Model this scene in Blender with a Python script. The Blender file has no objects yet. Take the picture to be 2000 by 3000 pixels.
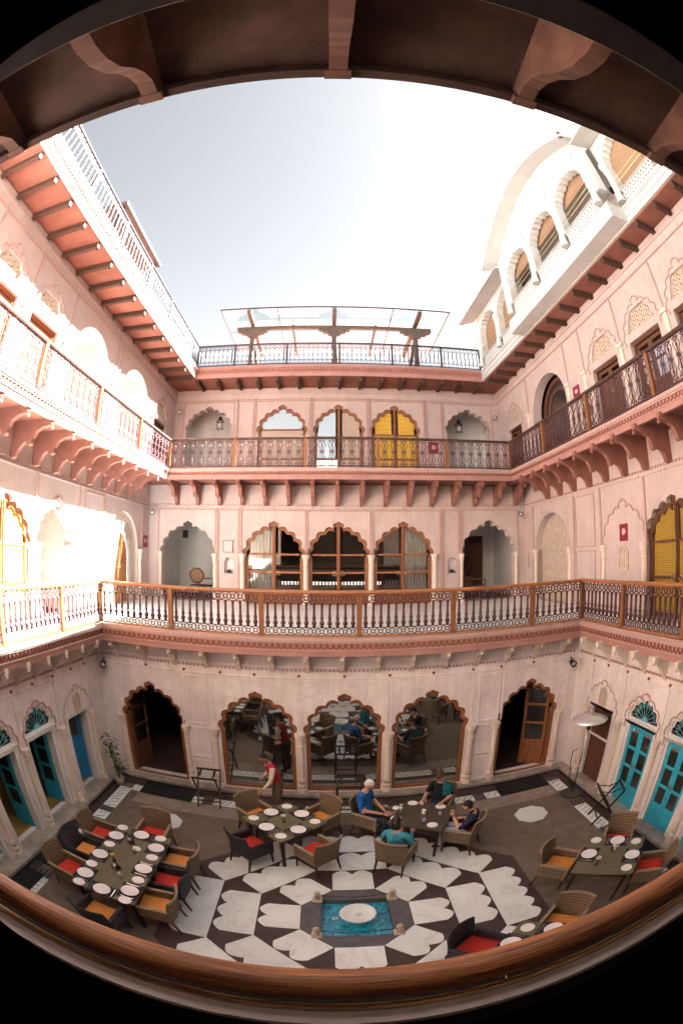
import bpy, math, random
from mathutils import Vector, Matrix, geometry

C = bpy.context.scene.collection
S = bpy.context.scene
RND = random.Random(11)
PI = math.pi
rad = math.radians

# ---------------------------------------------------------------- camera
CAMX, CAMZ = -0.28, 5.507
cam = bpy.data.cameras.new("camera")
cam.type = 'PANO'
cam.panorama_type = 'FISHEYE_LENS_POLYNOMIAL'
cam.sensor_fit = 'VERTICAL'
cam.sensor_height = 30.0
cam.sensor_width = 20.0
cam.fisheye_polynomial_k0 = 0.0
cam.fisheye_polynomial_k1 = -0.07149395
cam.fisheye_polynomial_k2 = -0.00072948127
cam.fisheye_polynomial_k3 = 0.00007826528
cam.fisheye_polynomial_k4 = -0.00000595895
cam.fisheye_fov = rad(161.0)
cam.shift_y = -(1500.0 - 1441.81) / 3000.0
cam.clip_start = 0.02
cam.clip_end = 500.0
camo = bpy.data.objects.new("camera", cam)
C.objects.link(camo)
camo.location = (CAMX, 0.0, CAMZ)
camo.rotation_mode = 'XYZ'
camo.rotation_euler = (PI / 2 + 0.13346, 0.0, -0.02942)
S.camera = camo

# ---------------------------------------------------------------- light
SUN_AZ = rad(22.0)      # turned from +x towards +y
SUN_EL = rad(48.0)
world = bpy.data.worlds.new("World")
S.world = world
world.use_nodes = True
nt = world.node_tree
bg = nt.nodes['Background']
sky = nt.nodes.new('ShaderNodeTexSky')
sky.sky_type = 'NISHITA'
sky.sun_disc = False
sky.sun_elevation = SUN_EL
sky.sun_rotation = PI / 2 - SUN_AZ
sky.air_density = 0.17
sky.dust_density = 0.26
sky.ozone_density = 0.6
hs = nt.nodes.new('ShaderNodeHueSaturation')
hs.inputs['Saturation'].default_value = 0.34
tint = nt.nodes.new('ShaderNodeMix')
tint.data_type = 'RGBA'
tint.blend_type = 'MULTIPLY'
tint.inputs['Factor'].default_value = 1.0
tint.inputs[7].default_value = (1.0, 0.965, 0.86, 1)
nt.links.new(sky.outputs[0], hs.inputs['Color'])
nt.links.new(hs.outputs[0], tint.inputs[6])
nt.links.new(tint.outputs[2], bg.inputs['Color'])
bg.inputs['Strength'].default_value = 0.05

sun = bpy.data.lights.new("sun", 'SUN')
sun.energy = 4.6
sun.angle = rad(0.6)
sun.color = (1.0, 0.985, 0.965)
suno = bpy.data.objects.new("sun", sun)
C.objects.link(suno)
sdir = Vector((math.cos(SUN_AZ) * math.cos(SUN_EL), math.sin(SUN_AZ) * math.cos(SUN_EL), math.sin(SUN_EL)))
suno.rotation_mode = 'QUATERNION'
suno.rotation_quaternion = sdir.to_track_quat('Z', 'Y')
suno.location = (20, 10, 30)

S.view_settings.view_transform = 'Standard'
S.view_settings.look = 'None'
S.view_settings.exposure = 4.7
S.view_settings.gamma = 1.0
S.view_settings.use_curve_mapping = False
S.cycles.use_denoising = True
S.cycles.max_bounces = 7
S.cycles.diffuse_bounces = 5
S.cycles.glossy_bounces = 4
S.cycles.transmission_bounces = 6
S.cycles.transparent_max_bounces = 8
S.cycles.caustics_reflective = False
S.cycles.caustics_refractive = False

# ---------------------------------------------------------------- materials
MATS = {}


def mat(name, col, rough=0.7, var=0.12, scale=3.0, bump=0.0, bscale=40.0, metal=0.0, spec=0.4, col2=None, stretch=None, detail=4.0, blot=0.0):
    if name in MATS:
        return MATS[name]
    m = bpy.data.materials.new(name)
    m.use_nodes = True
    n = m.node_tree.nodes
    L = m.node_tree.links
    b = n['Principled BSDF']
    b.inputs['Roughness'].default_value = rough
    b.inputs['Metallic'].default_value = metal
    b.inputs['Specular IOR Level'].default_value = spec
    tc = n.new('ShaderNodeTexCoord')
    mp = n.new('ShaderNodeMapping')
    L.new(tc.outputs['Object'], mp.inputs['Vector'])
    if stretch:
        mp.inputs['Scale'].default_value = stretch
    nz = n.new('ShaderNodeTexNoise')
    nz.inputs['Scale'].default_value = scale
    nz.inputs['Detail'].default_value = detail
    nz.inputs['Roughness'].default_value = 0.6
    L.new(mp.outputs[0], nz.inputs['Vector'])
    rp = n.new('ShaderNodeValToRGB')
    rp.color_ramp.elements[0].position = 0.3
    rp.color_ramp.elements[1].position = 0.7
    c2 = col2 if col2 else tuple(max(0, c * (1 - 2 * var)) for c in col)
    rp.color_ramp.elements[0].color = (*c2, 1)
    rp.color_ramp.elements[1].color = (*[min(1, c * (1 + var * .6)) for c in col], 1)
    L.new(nz.outputs['Fac'], rp.inputs['Fac'])
    out = rp.outputs['Color']
    if blot > 0:
        n2 = n.new('ShaderNodeTexNoise')
        n2.inputs['Scale'].default_value = 0.9
        n2.inputs['Detail'].default_value = 7.0
        n2.inputs['Roughness'].default_value = 0.7
        L.new(tc.outputs['Object'], n2.inputs['Vector'])
        r2 = n.new('ShaderNodeValToRGB')
        r2.color_ramp.elements[0].position = 0.38
        r2.color_ramp.elements[1].position = 0.62
        r2.color_ramp.elements[0].color = (1 - blot, 1 - blot * 1.05, 1 - blot * 1.0, 1)
        r2.color_ramp.elements[1].color = (1, 1, 1, 1)
        L.new(n2.outputs['Fac'], r2.inputs['Fac'])
        mx = n.new('ShaderNodeMix')
        mx.data_type = 'RGBA'
        mx.blend_type = 'MULTIPLY'
        mx.inputs['Factor'].default_value = 1.0
        L.new(out, mx.inputs[6])
        L.new(r2.outputs['Color'], mx.inputs[7])
        out = mx.outputs[2]
    L.new(out, b.inputs['Base Color'])
    if bump > 0:
        nb = n.new('ShaderNodeTexNoise')
        nb.inputs['Scale'].default_value = bscale
        nb.inputs['Detail'].default_value = 3.0
        L.new(mp.outputs[0], nb.inputs['Vector'])
        bp = n.new('ShaderNodeBump')
        bp.inputs['Strength'].default_value = bump
        bp.inputs['Distance'].default_value = 0.01
        L.new(nb.outputs['Fac'], bp.inputs['Height'])
        L.new(bp.outputs[0], b.inputs['Normal'])
    MATS[name] = m
    return m


def weather(m, amt=0.16, cracks=0.25):
    """vertical dirt streaks, patches and hairline cracks over an existing plaster material"""
    n = m.node_tree.nodes
    L = m.node_tree.links
    b = n['Principled BSDF']
    src = b.inputs['Base Color'].links[0].from_socket
    tc = n.new('ShaderNodeTexCoord')
    mp = n.new('ShaderNodeMapping')
    mp.inputs['Scale'].default_value = (5.0, 5.0, 0.35)
    L.new(tc.outputs['Object'], mp.inputs['Vector'])
    nz = n.new('ShaderNodeTexNoise')
    nz.inputs['Scale'].default_value = 1.6
    nz.inputs['Detail'].default_value = 8.0
    nz.inputs['Roughness'].default_value = 0.65
    L.new(mp.outputs[0], nz.inputs['Vector'])
    rp = n.new('ShaderNodeValToRGB')
    rp.color_ramp.elements[0].position = 0.36
    rp.color_ramp.elements[1].position = 0.56
    rp.color_ramp.elements[0].color = (1 - amt, 1 - amt * 1.1, 1 - amt * 1.15, 1)
    rp.color_ramp.elements[1].color = (1, 1, 1, 1)
    L.new(nz.outputs['Fac'], rp.inputs['Fac'])
    vo = n.new('ShaderNodeTexVoronoi')
    vo.feature = 'DISTANCE_TO_EDGE'
    vo.inputs['Scale'].default_value = 0.8
    nd = n.new('ShaderNodeTexNoise')
    nd.inputs['Scale'].default_value = 3.0
    nd.inputs['Detail'].default_value = 5.0
    L.new(tc.outputs['Object'], nd.inputs['Vector'])
    mm = n.new('ShaderNodeMix')
    mm.data_type = 'VECTOR'
    mm.inputs['Factor'].default_value = 0.25
    L.new(tc.outputs['Object'], mm.inputs[4])
    L.new(nd.outputs['Color'], mm.inputs[5])
    L.new(mm.outputs[1], vo.inputs['Vector'])
    rc = n.new('ShaderNodeValToRGB')
    rc.color_ramp.elements[0].position = 0.0
    rc.color_ramp.elements[1].position = 0.012
    rc.color_ramp.elements[0].color = (1 - cracks, 1 - cracks, 1 - cracks, 1)
    rc.color_ramp.elements[1].color = (1, 1, 1, 1)
    L.new(vo.outputs['Distance'], rc.inputs['Fac'])
    prev = src
    for o in (rp.outputs['Color'], rc.outputs['Color']):
        mx = n.new('ShaderNodeMix')
        mx.data_type = 'RGBA'
        mx.blend_type = 'MULTIPLY'
        mx.inputs['Factor'].default_value = 1.0
        L.new(prev, mx.inputs[6])
        L.new(o, mx.inputs[7])
        prev = mx.outputs[2]
    L.new(prev, b.inputs['Base Color'])
    return m


def mat_marble(name, col, vein, rough=0.28):
    m = bpy.data.materials.new(name)
    m.use_nodes = True
    n = m.node_tree.nodes
    L = m.node_tree.links
    b = n['Principled BSDF']
    b.inputs['Roughness'].default_value = rough
    tc = n.new('ShaderNodeTexCoord')
    oi = n.new('ShaderNodeObjectInfo')
    mu = n.new('ShaderNodeVectorMath')
    mu.operation = 'ADD'
    sc = n.new('ShaderNodeVectorMath')
    sc.operation = 'SCALE'
    sc.inputs[0].default_value = (17.0, 9.0, 31.0)
    L.new(oi.outputs['Random'], sc.inputs['Scale'])
    L.new(tc.outputs['Object'], mu.inputs[0])
    L.new(sc.outputs[0], mu.inputs[1])
    nz = n.new('ShaderNodeTexNoise')
    nz.inputs['Scale'].default_value = 1.1
    nz.inputs['Detail'].default_value = 9.0
    nz.inputs['Roughness'].default_value = 0.62
    nz.inputs['Distortion'].default_value = 1.3
    L.new(mu.outputs[0], nz.inputs['Vector'])
    rp = n.new('ShaderNodeValToRGB')
    e = rp.color_ramp.elements
    e[0].position = 0.40
    e[0].color = (*[c * .97 for c in col], 1)
    e[1].position = 0.62
    e[1].color = (*col, 1)
    v = rp.color_ramp.elements.new(0.487)
    v.color = (*[c * .93 for c in col], 1)
    v = rp.color_ramp.elements.new(0.50)
    v.color = (*vein, 1)
    v = rp.color_ramp.elements.new(0.513)
    v.color = (*[c * .95 for c in col], 1)
    L.new(nz.outputs['Fac'], rp.inputs['Fac'])
    n2 = n.new('ShaderNodeTexNoise')
    n2.inputs['Scale'].default_value = 0.8
    n2.inputs['Detail'].default_value = 5.0
    L.new(mu.outputs[0], n2.inputs['Vector'])
    r2 = n.new('ShaderNodeValToRGB')
    r2.color_ramp.elements[0].position = 0.3
    r2.color_ramp.elements[1].position = 0.65
    r2.color_ramp.elements[0].color = (0.86, 0.86, 0.84, 1)
    r2.color_ramp.elements[1].color = (1, 1, 1, 1)
    L.new(n2.outputs['Fac'], r2.inputs['Fac'])
    mx = n.new('ShaderNodeMix')
    mx.data_type = 'RGBA'
    mx.blend_type = 'MULTIPLY'
    mx.inputs['Factor'].default_value = 1.0
    L.new(rp.outputs[0], mx.inputs[6])
    L.new(r2.outputs[0], mx.inputs[7])
    L.new(mx.outputs[2], b.inputs['Base Color'])
    MATS[name] = m
    return m


def mat_glass(name, tint=(0.012, 0.013, 0.012), refl=0.35, rough=0.0):
    """tinted, half-mirrored window glass: dark body under a clear reflection"""
    m = bpy.data.materials.new(name)
    m.use_nodes = True
    n = m.node_tree.nodes
    L = m.node_tree.links
    n.clear()
    d = n.new('ShaderNodeBsdfPrincipled')
    d.inputs['Base Color'].default_value = (*tint, 1)
    d.inputs['Roughness'].default_value = 0.3
    g = n.new('ShaderNodeBsdfGlossy')
    g.inputs['Roughness'].default_value = rough
    g.inputs['Color'].default_value = (0.92, 0.97, 0.95, 1)
    mx = n.new('ShaderNodeMixShader')
    mx.inputs[0].default_value = refl
    o = n.new('ShaderNodeOutputMaterial')
    L.new(d.outputs[0], mx.inputs[1])
    L.new(g.outputs[0], mx.inputs[2])
    L.new(mx.outputs[0], o.inputs[0])
    MATS[name] = m
    return m


def mat_clear(name, refl=0.08, tintc=(0.85, 0.9, 0.9)):
    m = bpy.data.materials.new(name)
    m.use_nodes = True
    n = m.node_tree.nodes
    L = m.node_tree.links
    n.clear()
    d = n.new('ShaderNodeBsdfTransparent')
    d.inputs['Color'].default_value = (*tintc, 1)
    g = n.new('ShaderNodeBsdfGlossy')
    g.inputs['Roughness'].default_value = 0.01
    mx = n.new('ShaderNodeMixShader')
    mx.inputs[0].default_value = refl
    o = n.new('ShaderNodeOutputMaterial')
    L.new(d.outputs[0], mx.inputs[1])
    L.new(g.outputs[0], mx.inputs[2])
    L.new(mx.outputs[0], o.inputs[0])
    MATS[name] = m
    return m


def mat_stripe(name, ca, cb, axis=2, scale=40.0, rough=0.8, bump=0.6, sharp=0.5, trans=0.0):
    """slats, weave or blind lines along one axis"""
    m = bpy.data.materials.new(name)
    m.use_nodes = True
    n = m.node_tree.nodes
    L = m.node_tree.links
    b = n['Principled BSDF']
    b.inputs['Roughness'].default_value = rough
    tc = n.new('ShaderNodeTexCoord')
    w = n.new('ShaderNodeTexWave')
    w.wave_type = 'BANDS'
    w.bands_direction = 'XYZ'[axis]
    w.inputs['Scale'].default_value = scale
    w.inputs['Distortion'].default_value = 1.2
    w.inputs['Detail'].default_value = 2.0
    w.inputs['Detail Scale'].default_value = 3.0
    L.new(tc.outputs['Object'], w.inputs['Vector'])
    nz = n.new('ShaderNodeTexNoise')
    nz.inputs['Scale'].default_value = 14.0
    L.new(tc.outputs['Object'], nz.inputs['Vector'])
    ad = n.new('ShaderNodeMath')
    ad.operation = 'MULTIPLY_ADD'
    ad.inputs[1].default_value = 0.7
    L.new(nz.outputs['Fac'], ad.inputs[0])
    L.new(w.outputs['Fac'], ad.inputs[2])
    rp = n.new('ShaderNodeValToRGB')
    rp.color_ramp.elements[0].position = 0.25
    rp.color_ramp.elements[1].position = 0.95
    rp.color_ramp.elements[0].color = (*cb, 1)
    rp.color_ramp.elements[1].color = (*ca, 1)
    L.new(ad.outputs[0], rp.inputs['Fac'])
    L.new(rp.outputs[0], b.inputs['Base Color'])
    bp = n.new('ShaderNodeBump')
    bp.inputs['Strength'].default_value = bump
    bp.inputs['Distance'].default_value = 0.008
    L.new(w.outputs['Fac'], bp.inputs['Height'])
    L.new(bp.outputs[0], b.inputs['Normal'])
    if trans > 0:
        b.inputs['Transmission Weight'].default_value = 0.0
        b.inputs['Subsurface Weight'].default_value = 0.0
    MATS[name] = m
    return m


PINK = mat('pink_plaster', (0.61, 0.503, 0.474), 0.85, var=0.05, scale=2.2, bump=0.25, bscale=60, blot=0.10)  # upper walls; colour toned down against the strong light there
PINK_LOW = mat('shade_lifted_pink_plaster', (0.87, 0.805, 0.79), 0.85, var=0.06, scale=3.0, bump=0.35, bscale=70, blot=0.16)  # same wall paint, lightened to make up for shade at ground level
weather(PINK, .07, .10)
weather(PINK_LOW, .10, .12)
TRIM = mat('pink_trim', (0.49, 0.335, 0.295), 0.8, var=0.06, scale=5)
TERRA_LIT = mat('sunlit_terracotta_tone', (0.60, 0.47, 0.38), 0.85, var=0.12, scale=5, blot=0.2)  # paler copy of the terracotta for sunlit edges, sunlight put into the colour
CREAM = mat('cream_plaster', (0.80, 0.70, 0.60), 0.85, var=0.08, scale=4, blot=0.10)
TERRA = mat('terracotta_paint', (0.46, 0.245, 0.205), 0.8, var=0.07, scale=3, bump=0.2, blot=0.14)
TERRA_D = mat('terracotta_groove', (0.27, 0.075, 0.05), 0.85, var=0.1, scale=9)
SOFFIT = mat('red_brown_soffit', (0.34, 0.145, 0.105), 0.85, var=0.12, scale=2.2, blot=0.2)
BRACKET = mat('bracket_stone', (0.33, 0.145, 0.11), 0.8, var=0.12, scale=4, bump=0.2, blot=0.12)
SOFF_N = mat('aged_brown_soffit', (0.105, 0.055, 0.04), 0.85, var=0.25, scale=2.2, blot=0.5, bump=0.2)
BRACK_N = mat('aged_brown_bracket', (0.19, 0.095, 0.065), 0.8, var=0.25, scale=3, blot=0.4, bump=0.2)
RAIL_G = mat('grey_white_iron', (0.13, 0.125, 0.125), 0.5, var=0.2, scale=14)
BEAM = mat('dark_timber', (0.085, 0.045, 0.03), 0.65, var=0.2, scale=7, stretch=(1, 6, 1))
WHITE = mat('white_plaster', (0.62, 0.64, 0.62), 0.8, var=0.04, scale=3, blot=0.08)
WHITE_P = mat('white_paint', (0.80, 0.79, 0.76), 0.5, var=0.05, scale=6)
ROOMW = mat('room_whitewash', (0.80, 0.79, 0.76), 0.9, var=0.05, scale=2, blot=0.06)
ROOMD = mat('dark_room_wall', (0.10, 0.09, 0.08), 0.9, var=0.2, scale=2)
ROOMT = mat('tan_room_wall', (0.38, 0.30, 0.21), 0.9, var=0.1, scale=2)
ROOMF = mat('yellow_room_floor', (0.38, 0.25, 0.07), 0.45, var=0.2, scale=3)
WOOD = mat('brown_door_wood', (0.30, 0.115, 0.045), 0.45, var=0.22, scale=4, stretch=(9, 9, 1), bump=0.15, bscale=60)
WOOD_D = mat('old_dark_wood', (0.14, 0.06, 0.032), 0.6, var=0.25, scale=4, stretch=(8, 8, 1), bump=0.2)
RAILW = mat('varnished_rail_wood', (0.46, 0.175, 0.058), 0.3, var=0.40, scale=6, stretch=(0.9, 26, 26), spec=0.6, detail=9.0, bump=0.35, bscale=12)
POSTW = mat('rail_post_wood', (0.27, 0.11, 0.04), 0.4, var=0.2, scale=5, stretch=(9, 9, 1))
IRON = mat('maroon_iron', (0.085, 0.03, 0.035), 0.5, var=0.2, scale=14, metal=0.0, spec=0.5)
IRON_D = mat('dark_iron', (0.045, 0.035, 0.045), 0.5, var=0.2, scale=14)
BLACK = mat('black_metal', (0.012, 0.011, 0.011), 0.4, var=0.1)
BRASS = mat('brass', (0.75, 0.55, 0.28), 0.22, var=0.08, metal=1.0, scale=20)
STEEL = mat('polished_steel', (0.72, 0.70, 0.68), 0.2, var=0.05, metal=1.0)
TEAL = mat('teal_paint', (0.04, 0.46, 0.64), 0.42, var=0.12, scale=6, bump=0.15, bscale=30)
BLUE = mat('deep_blue_paint', (0.015, 0.22, 0.48), 0.42, var=0.12, scale=6)
JALI = mat('jali_stone', (0.60, 0.50, 0.40), 0.85, var=0.1, scale=6)
DARKH = mat('jali_dark_hole', (0.05, 0.04, 0.035), 0.95, var=0.1)
FLOOR = mat('brown_stone_floor', (0.20, 0.158, 0.125), 0.55, var=0.14, scale=5, bump=0.25, bscale=90, blot=0.2, spec=0.3)
FLOOR2 = mat('tan_stone_floor', (0.34, 0.28, 0.235), 0.55, var=0.14, scale=5, bump=0.2, blot=0.15, spec=0.3)
FLOORD = mat('dark_maroon_stone', (0.075, 0.048, 0.045), 0.5, var=0.15, scale=4, blot=0.2, spec=0.35)
FLOORG = mat('grey_stone', (0.125, 0.125, 0.132), 0.5, var=0.15, scale=6, blot=0.15)
PLINTH = mat('worn_plinth_stone', (0.44, 0.39, 0.34), 0.75, var=0.2, scale=5, bump=0.3, blot=0.22)
MARB = mat_marble('white_marble', (0.82, 0.885, 0.895), (0.64, 0.68, 0.67))
MATB = mat('black_rubber_mat', (0.014, 0.015, 0.017), 0.85, var=0.2, scale=60, bump=0.4, bscale=200)
WATER = mat('pool_water', (0.03, 0.46, 0.66), 0.04, var=0.4, scale=5.0, bump=1.0, bscale=13, spec=0.9, col2=(0.0, 0.05, 0.12), detail=3.0)  # swirling highlights painted into the water colour with distorted noise
for nd_ in WATER.node_tree.nodes:
    if nd_.type == 'TEX_NOISE':
        nd_.inputs['Distortion'].default_value = 2.6
POOLT = mat('pool_tile', (0.01, 0.05, 0.08), 0.4, var=0.2, scale=10)
WICK = mat_stripe('wicker_weave', (0.20, 0.145, 0.085), (0.05, 0.034, 0.02), axis=2, scale=6, rough=0.75, bump=0.7)
WICKL = mat_stripe('pale_wicker_trim', (0.36, 0.28, 0.19), (0.15, 0.11, 0.07), axis=0, scale=20, rough=0.7)
WICKB = mat_stripe('black_weave', (0.035, 0.036, 0.042), (0.012, 0.012, 0.014), axis=2, scale=6, rough=0.7)
LEGB = mat('dark_leg_wood', (0.028, 0.018, 0.013), 0.45, var=0.2, scale=9)
RED = mat('red_cushion', (0.62, 0.04, 0.025), 0.85, var=0.12, scale=12, bump=0.3, bscale=120)
ORANGE = mat('orange_cushion', (0.78, 0.31, 0.07), 0.85, var=0.12, scale=12, bump=0.3, bscale=120)
TABLE = mat_stripe('olive_table_top', (0.15, 0.135, 0.08), (0.085, 0.073, 0.045), axis=0, scale=9, rough=0.45, bump=0.1)
TABLED = mat_stripe('dark_table_top', (0.075, 0.062, 0.045), (0.038, 0.03, 0.022), axis=0, scale=9, rough=0.4, bump=0.1)
PMAT = mat('dark_placemat', (0.024, 0.023, 0.027), 0.8, var=0.2, scale=80)
PMATG = mat('green_placemat', (0.15, 0.15, 0.075), 0.8, var=0.15, scale=50)
CHINA = mat('white_china', (0.82, 0.82, 0.83), 0.18, var=0.02, spec=0.5)
LINEN = mat('white_linen', (0.80, 0.80, 0.80), 0.9, var=0.04)
BLINDB = mat_stripe('brown_bamboo_blind', (0.36, 0.235, 0.14), (0.13, 0.07, 0.035), axis=2, scale=7, rough=0.8)
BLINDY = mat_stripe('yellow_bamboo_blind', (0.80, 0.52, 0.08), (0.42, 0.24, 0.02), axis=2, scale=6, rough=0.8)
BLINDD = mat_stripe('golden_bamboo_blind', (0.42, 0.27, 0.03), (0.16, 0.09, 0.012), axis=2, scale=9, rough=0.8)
CURT = mat_stripe('cream_curtain', (0.74, 0.70, 0.62), (0.40, 0.38, 0.34), axis=0, scale=5, rough=0.9, bump=0.8)
BEIGE_PANE = mat_stripe('beige_blind_and_reflection', (0.58, 0.48, 0.40), (0.44, 0.35, 0.29), axis=0, scale=12, rough=0.9)  # beige blind; also paints a building reflection on window panes
SIGNR = mat('maroon_sign_paper', (0.26, 0.015, 0.04), 0.5, var=0.1, scale=10)
SIGNP = mat('pale_pink_paper', (0.72, 0.50, 0.48), 0.6, var=0.1, scale=10)
LEAF = mat('leaf_green', (0.045, 0.13, 0.03), 0.45, var=0.35, scale=9)
STEM = mat('plant_stem', (0.10, 0.09, 0.04), 0.7)
POTM = mat('clay_pot', (0.42, 0.37, 0.30), 0.7, var=0.15, scale=8)
GREYS = mat('grey_cladding', (0.075, 0.072, 0.068), 0.7, var=0.08, scale=1.5)
TIMB = mat('weathered_timber', (0.12, 0.095, 0.075), 0.75, var=0.2, scale=5)
GOLD = mat('gilded_rod', (0.72, 0.58, 0.30), 0.35, var=0.08, metal=0.6)
LEDGE = mat('painted_ledge', (0.70, 0.62, 0.58), 0.4, var=0.1)
GALL = mat('gallery_limewash', (0.38, 0.33, 0.30), 0.9, var=0.1)
SHADE = mat('shaded_interior', (0.020, 0.014, 0.012), 0.9, var=0.2)  # almost black: deep shade of the near side put into the colour
PTEAL = mat('pale_teal_paint', (0.16, 0.52, 0.60), 0.45, var=0.1, scale=8)
STAIN = mat('stained_glass', (0.035, 0.012, 0.02), 0.15, var=0.6, scale=7)
MOON = mat('grey_doormat', (0.10, 0.085, 0.07), 0.9)
SKIN = mat('skin_light', (0.58, 0.34, 0.25), 0.55, var=0.06, scale=10)
SKIN_D = mat('skin_tan', (0.42, 0.22, 0.14), 0.55, var=0.06, scale=10)
HAIR_K = mat('black_hair', (0.012, 0.010, 0.010), 0.5, var=0.3, scale=40)
HAIR_W = mat('white_hair', (0.66, 0.62, 0.58), 0.7, var=0.1, scale=40)
HAIR_B = mat('brown_hair', (0.085, 0.05, 0.03), 0.5, var=0.3, scale=40)
C_BLUE = mat('blue_shirt', (0.012, 0.155, 0.52), 0.8, var=0.3, scale=9, bump=0.5, bscale=14)
C_NAVY = mat('navy_tshirt', (0.012, 0.018, 0.05), 0.85, var=0.2, scale=9, bump=0.5, bscale=14)
C_TEAL = mat('turquoise_shirt', (0.05, 0.33, 0.42), 0.8, var=0.25, scale=9, bump=0.6, bscale=14)
C_SHAWL = mat('teal_shawl', (0.01, 0.20, 0.22), 0.8, var=0.45, scale=22, bump=0.5, bscale=20)
C_BLACK = mat('black_cloth', (0.010, 0.010, 0.012), 0.9)
C_RED = mat('crimson_waistcoat', (0.40, 0.012, 0.035), 0.7, var=0.2, scale=9)
C_CREAM = mat('cream_shirt', (0.66, 0.58, 0.46), 0.85, var=0.12, scale=9, bump=0.4, bscale=16)
C_KHAKI = mat('khaki_trousers', (0.14, 0.095, 0.065), 0.85, var=0.2, scale=9)
C_DENIM = mat('dark_denim', (0.018, 0.035, 0.075), 0.85, var=0.2, scale=9)
C_GREY = mat('light_grey_shorts', (0.55, 0.56, 0.60), 0.85, var=0.1, scale=9)
GLASSM = mat_glass('mirrored_glass', refl=0.55)
GLASSD = mat_glass('dark_glass', tint=(0.02, 0.016, 0.014), refl=0.10)
GLASSS = mat_glass('sky_glass', tint=(0.30, 0.33, 0.36), refl=0.42)
CLEAR = mat_clear('clear_glass', refl=0.20)
CLEARC = mat_clear('canopy_glass', refl=0.10, tintc=(0.93, 0.96, 0.95))


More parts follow.
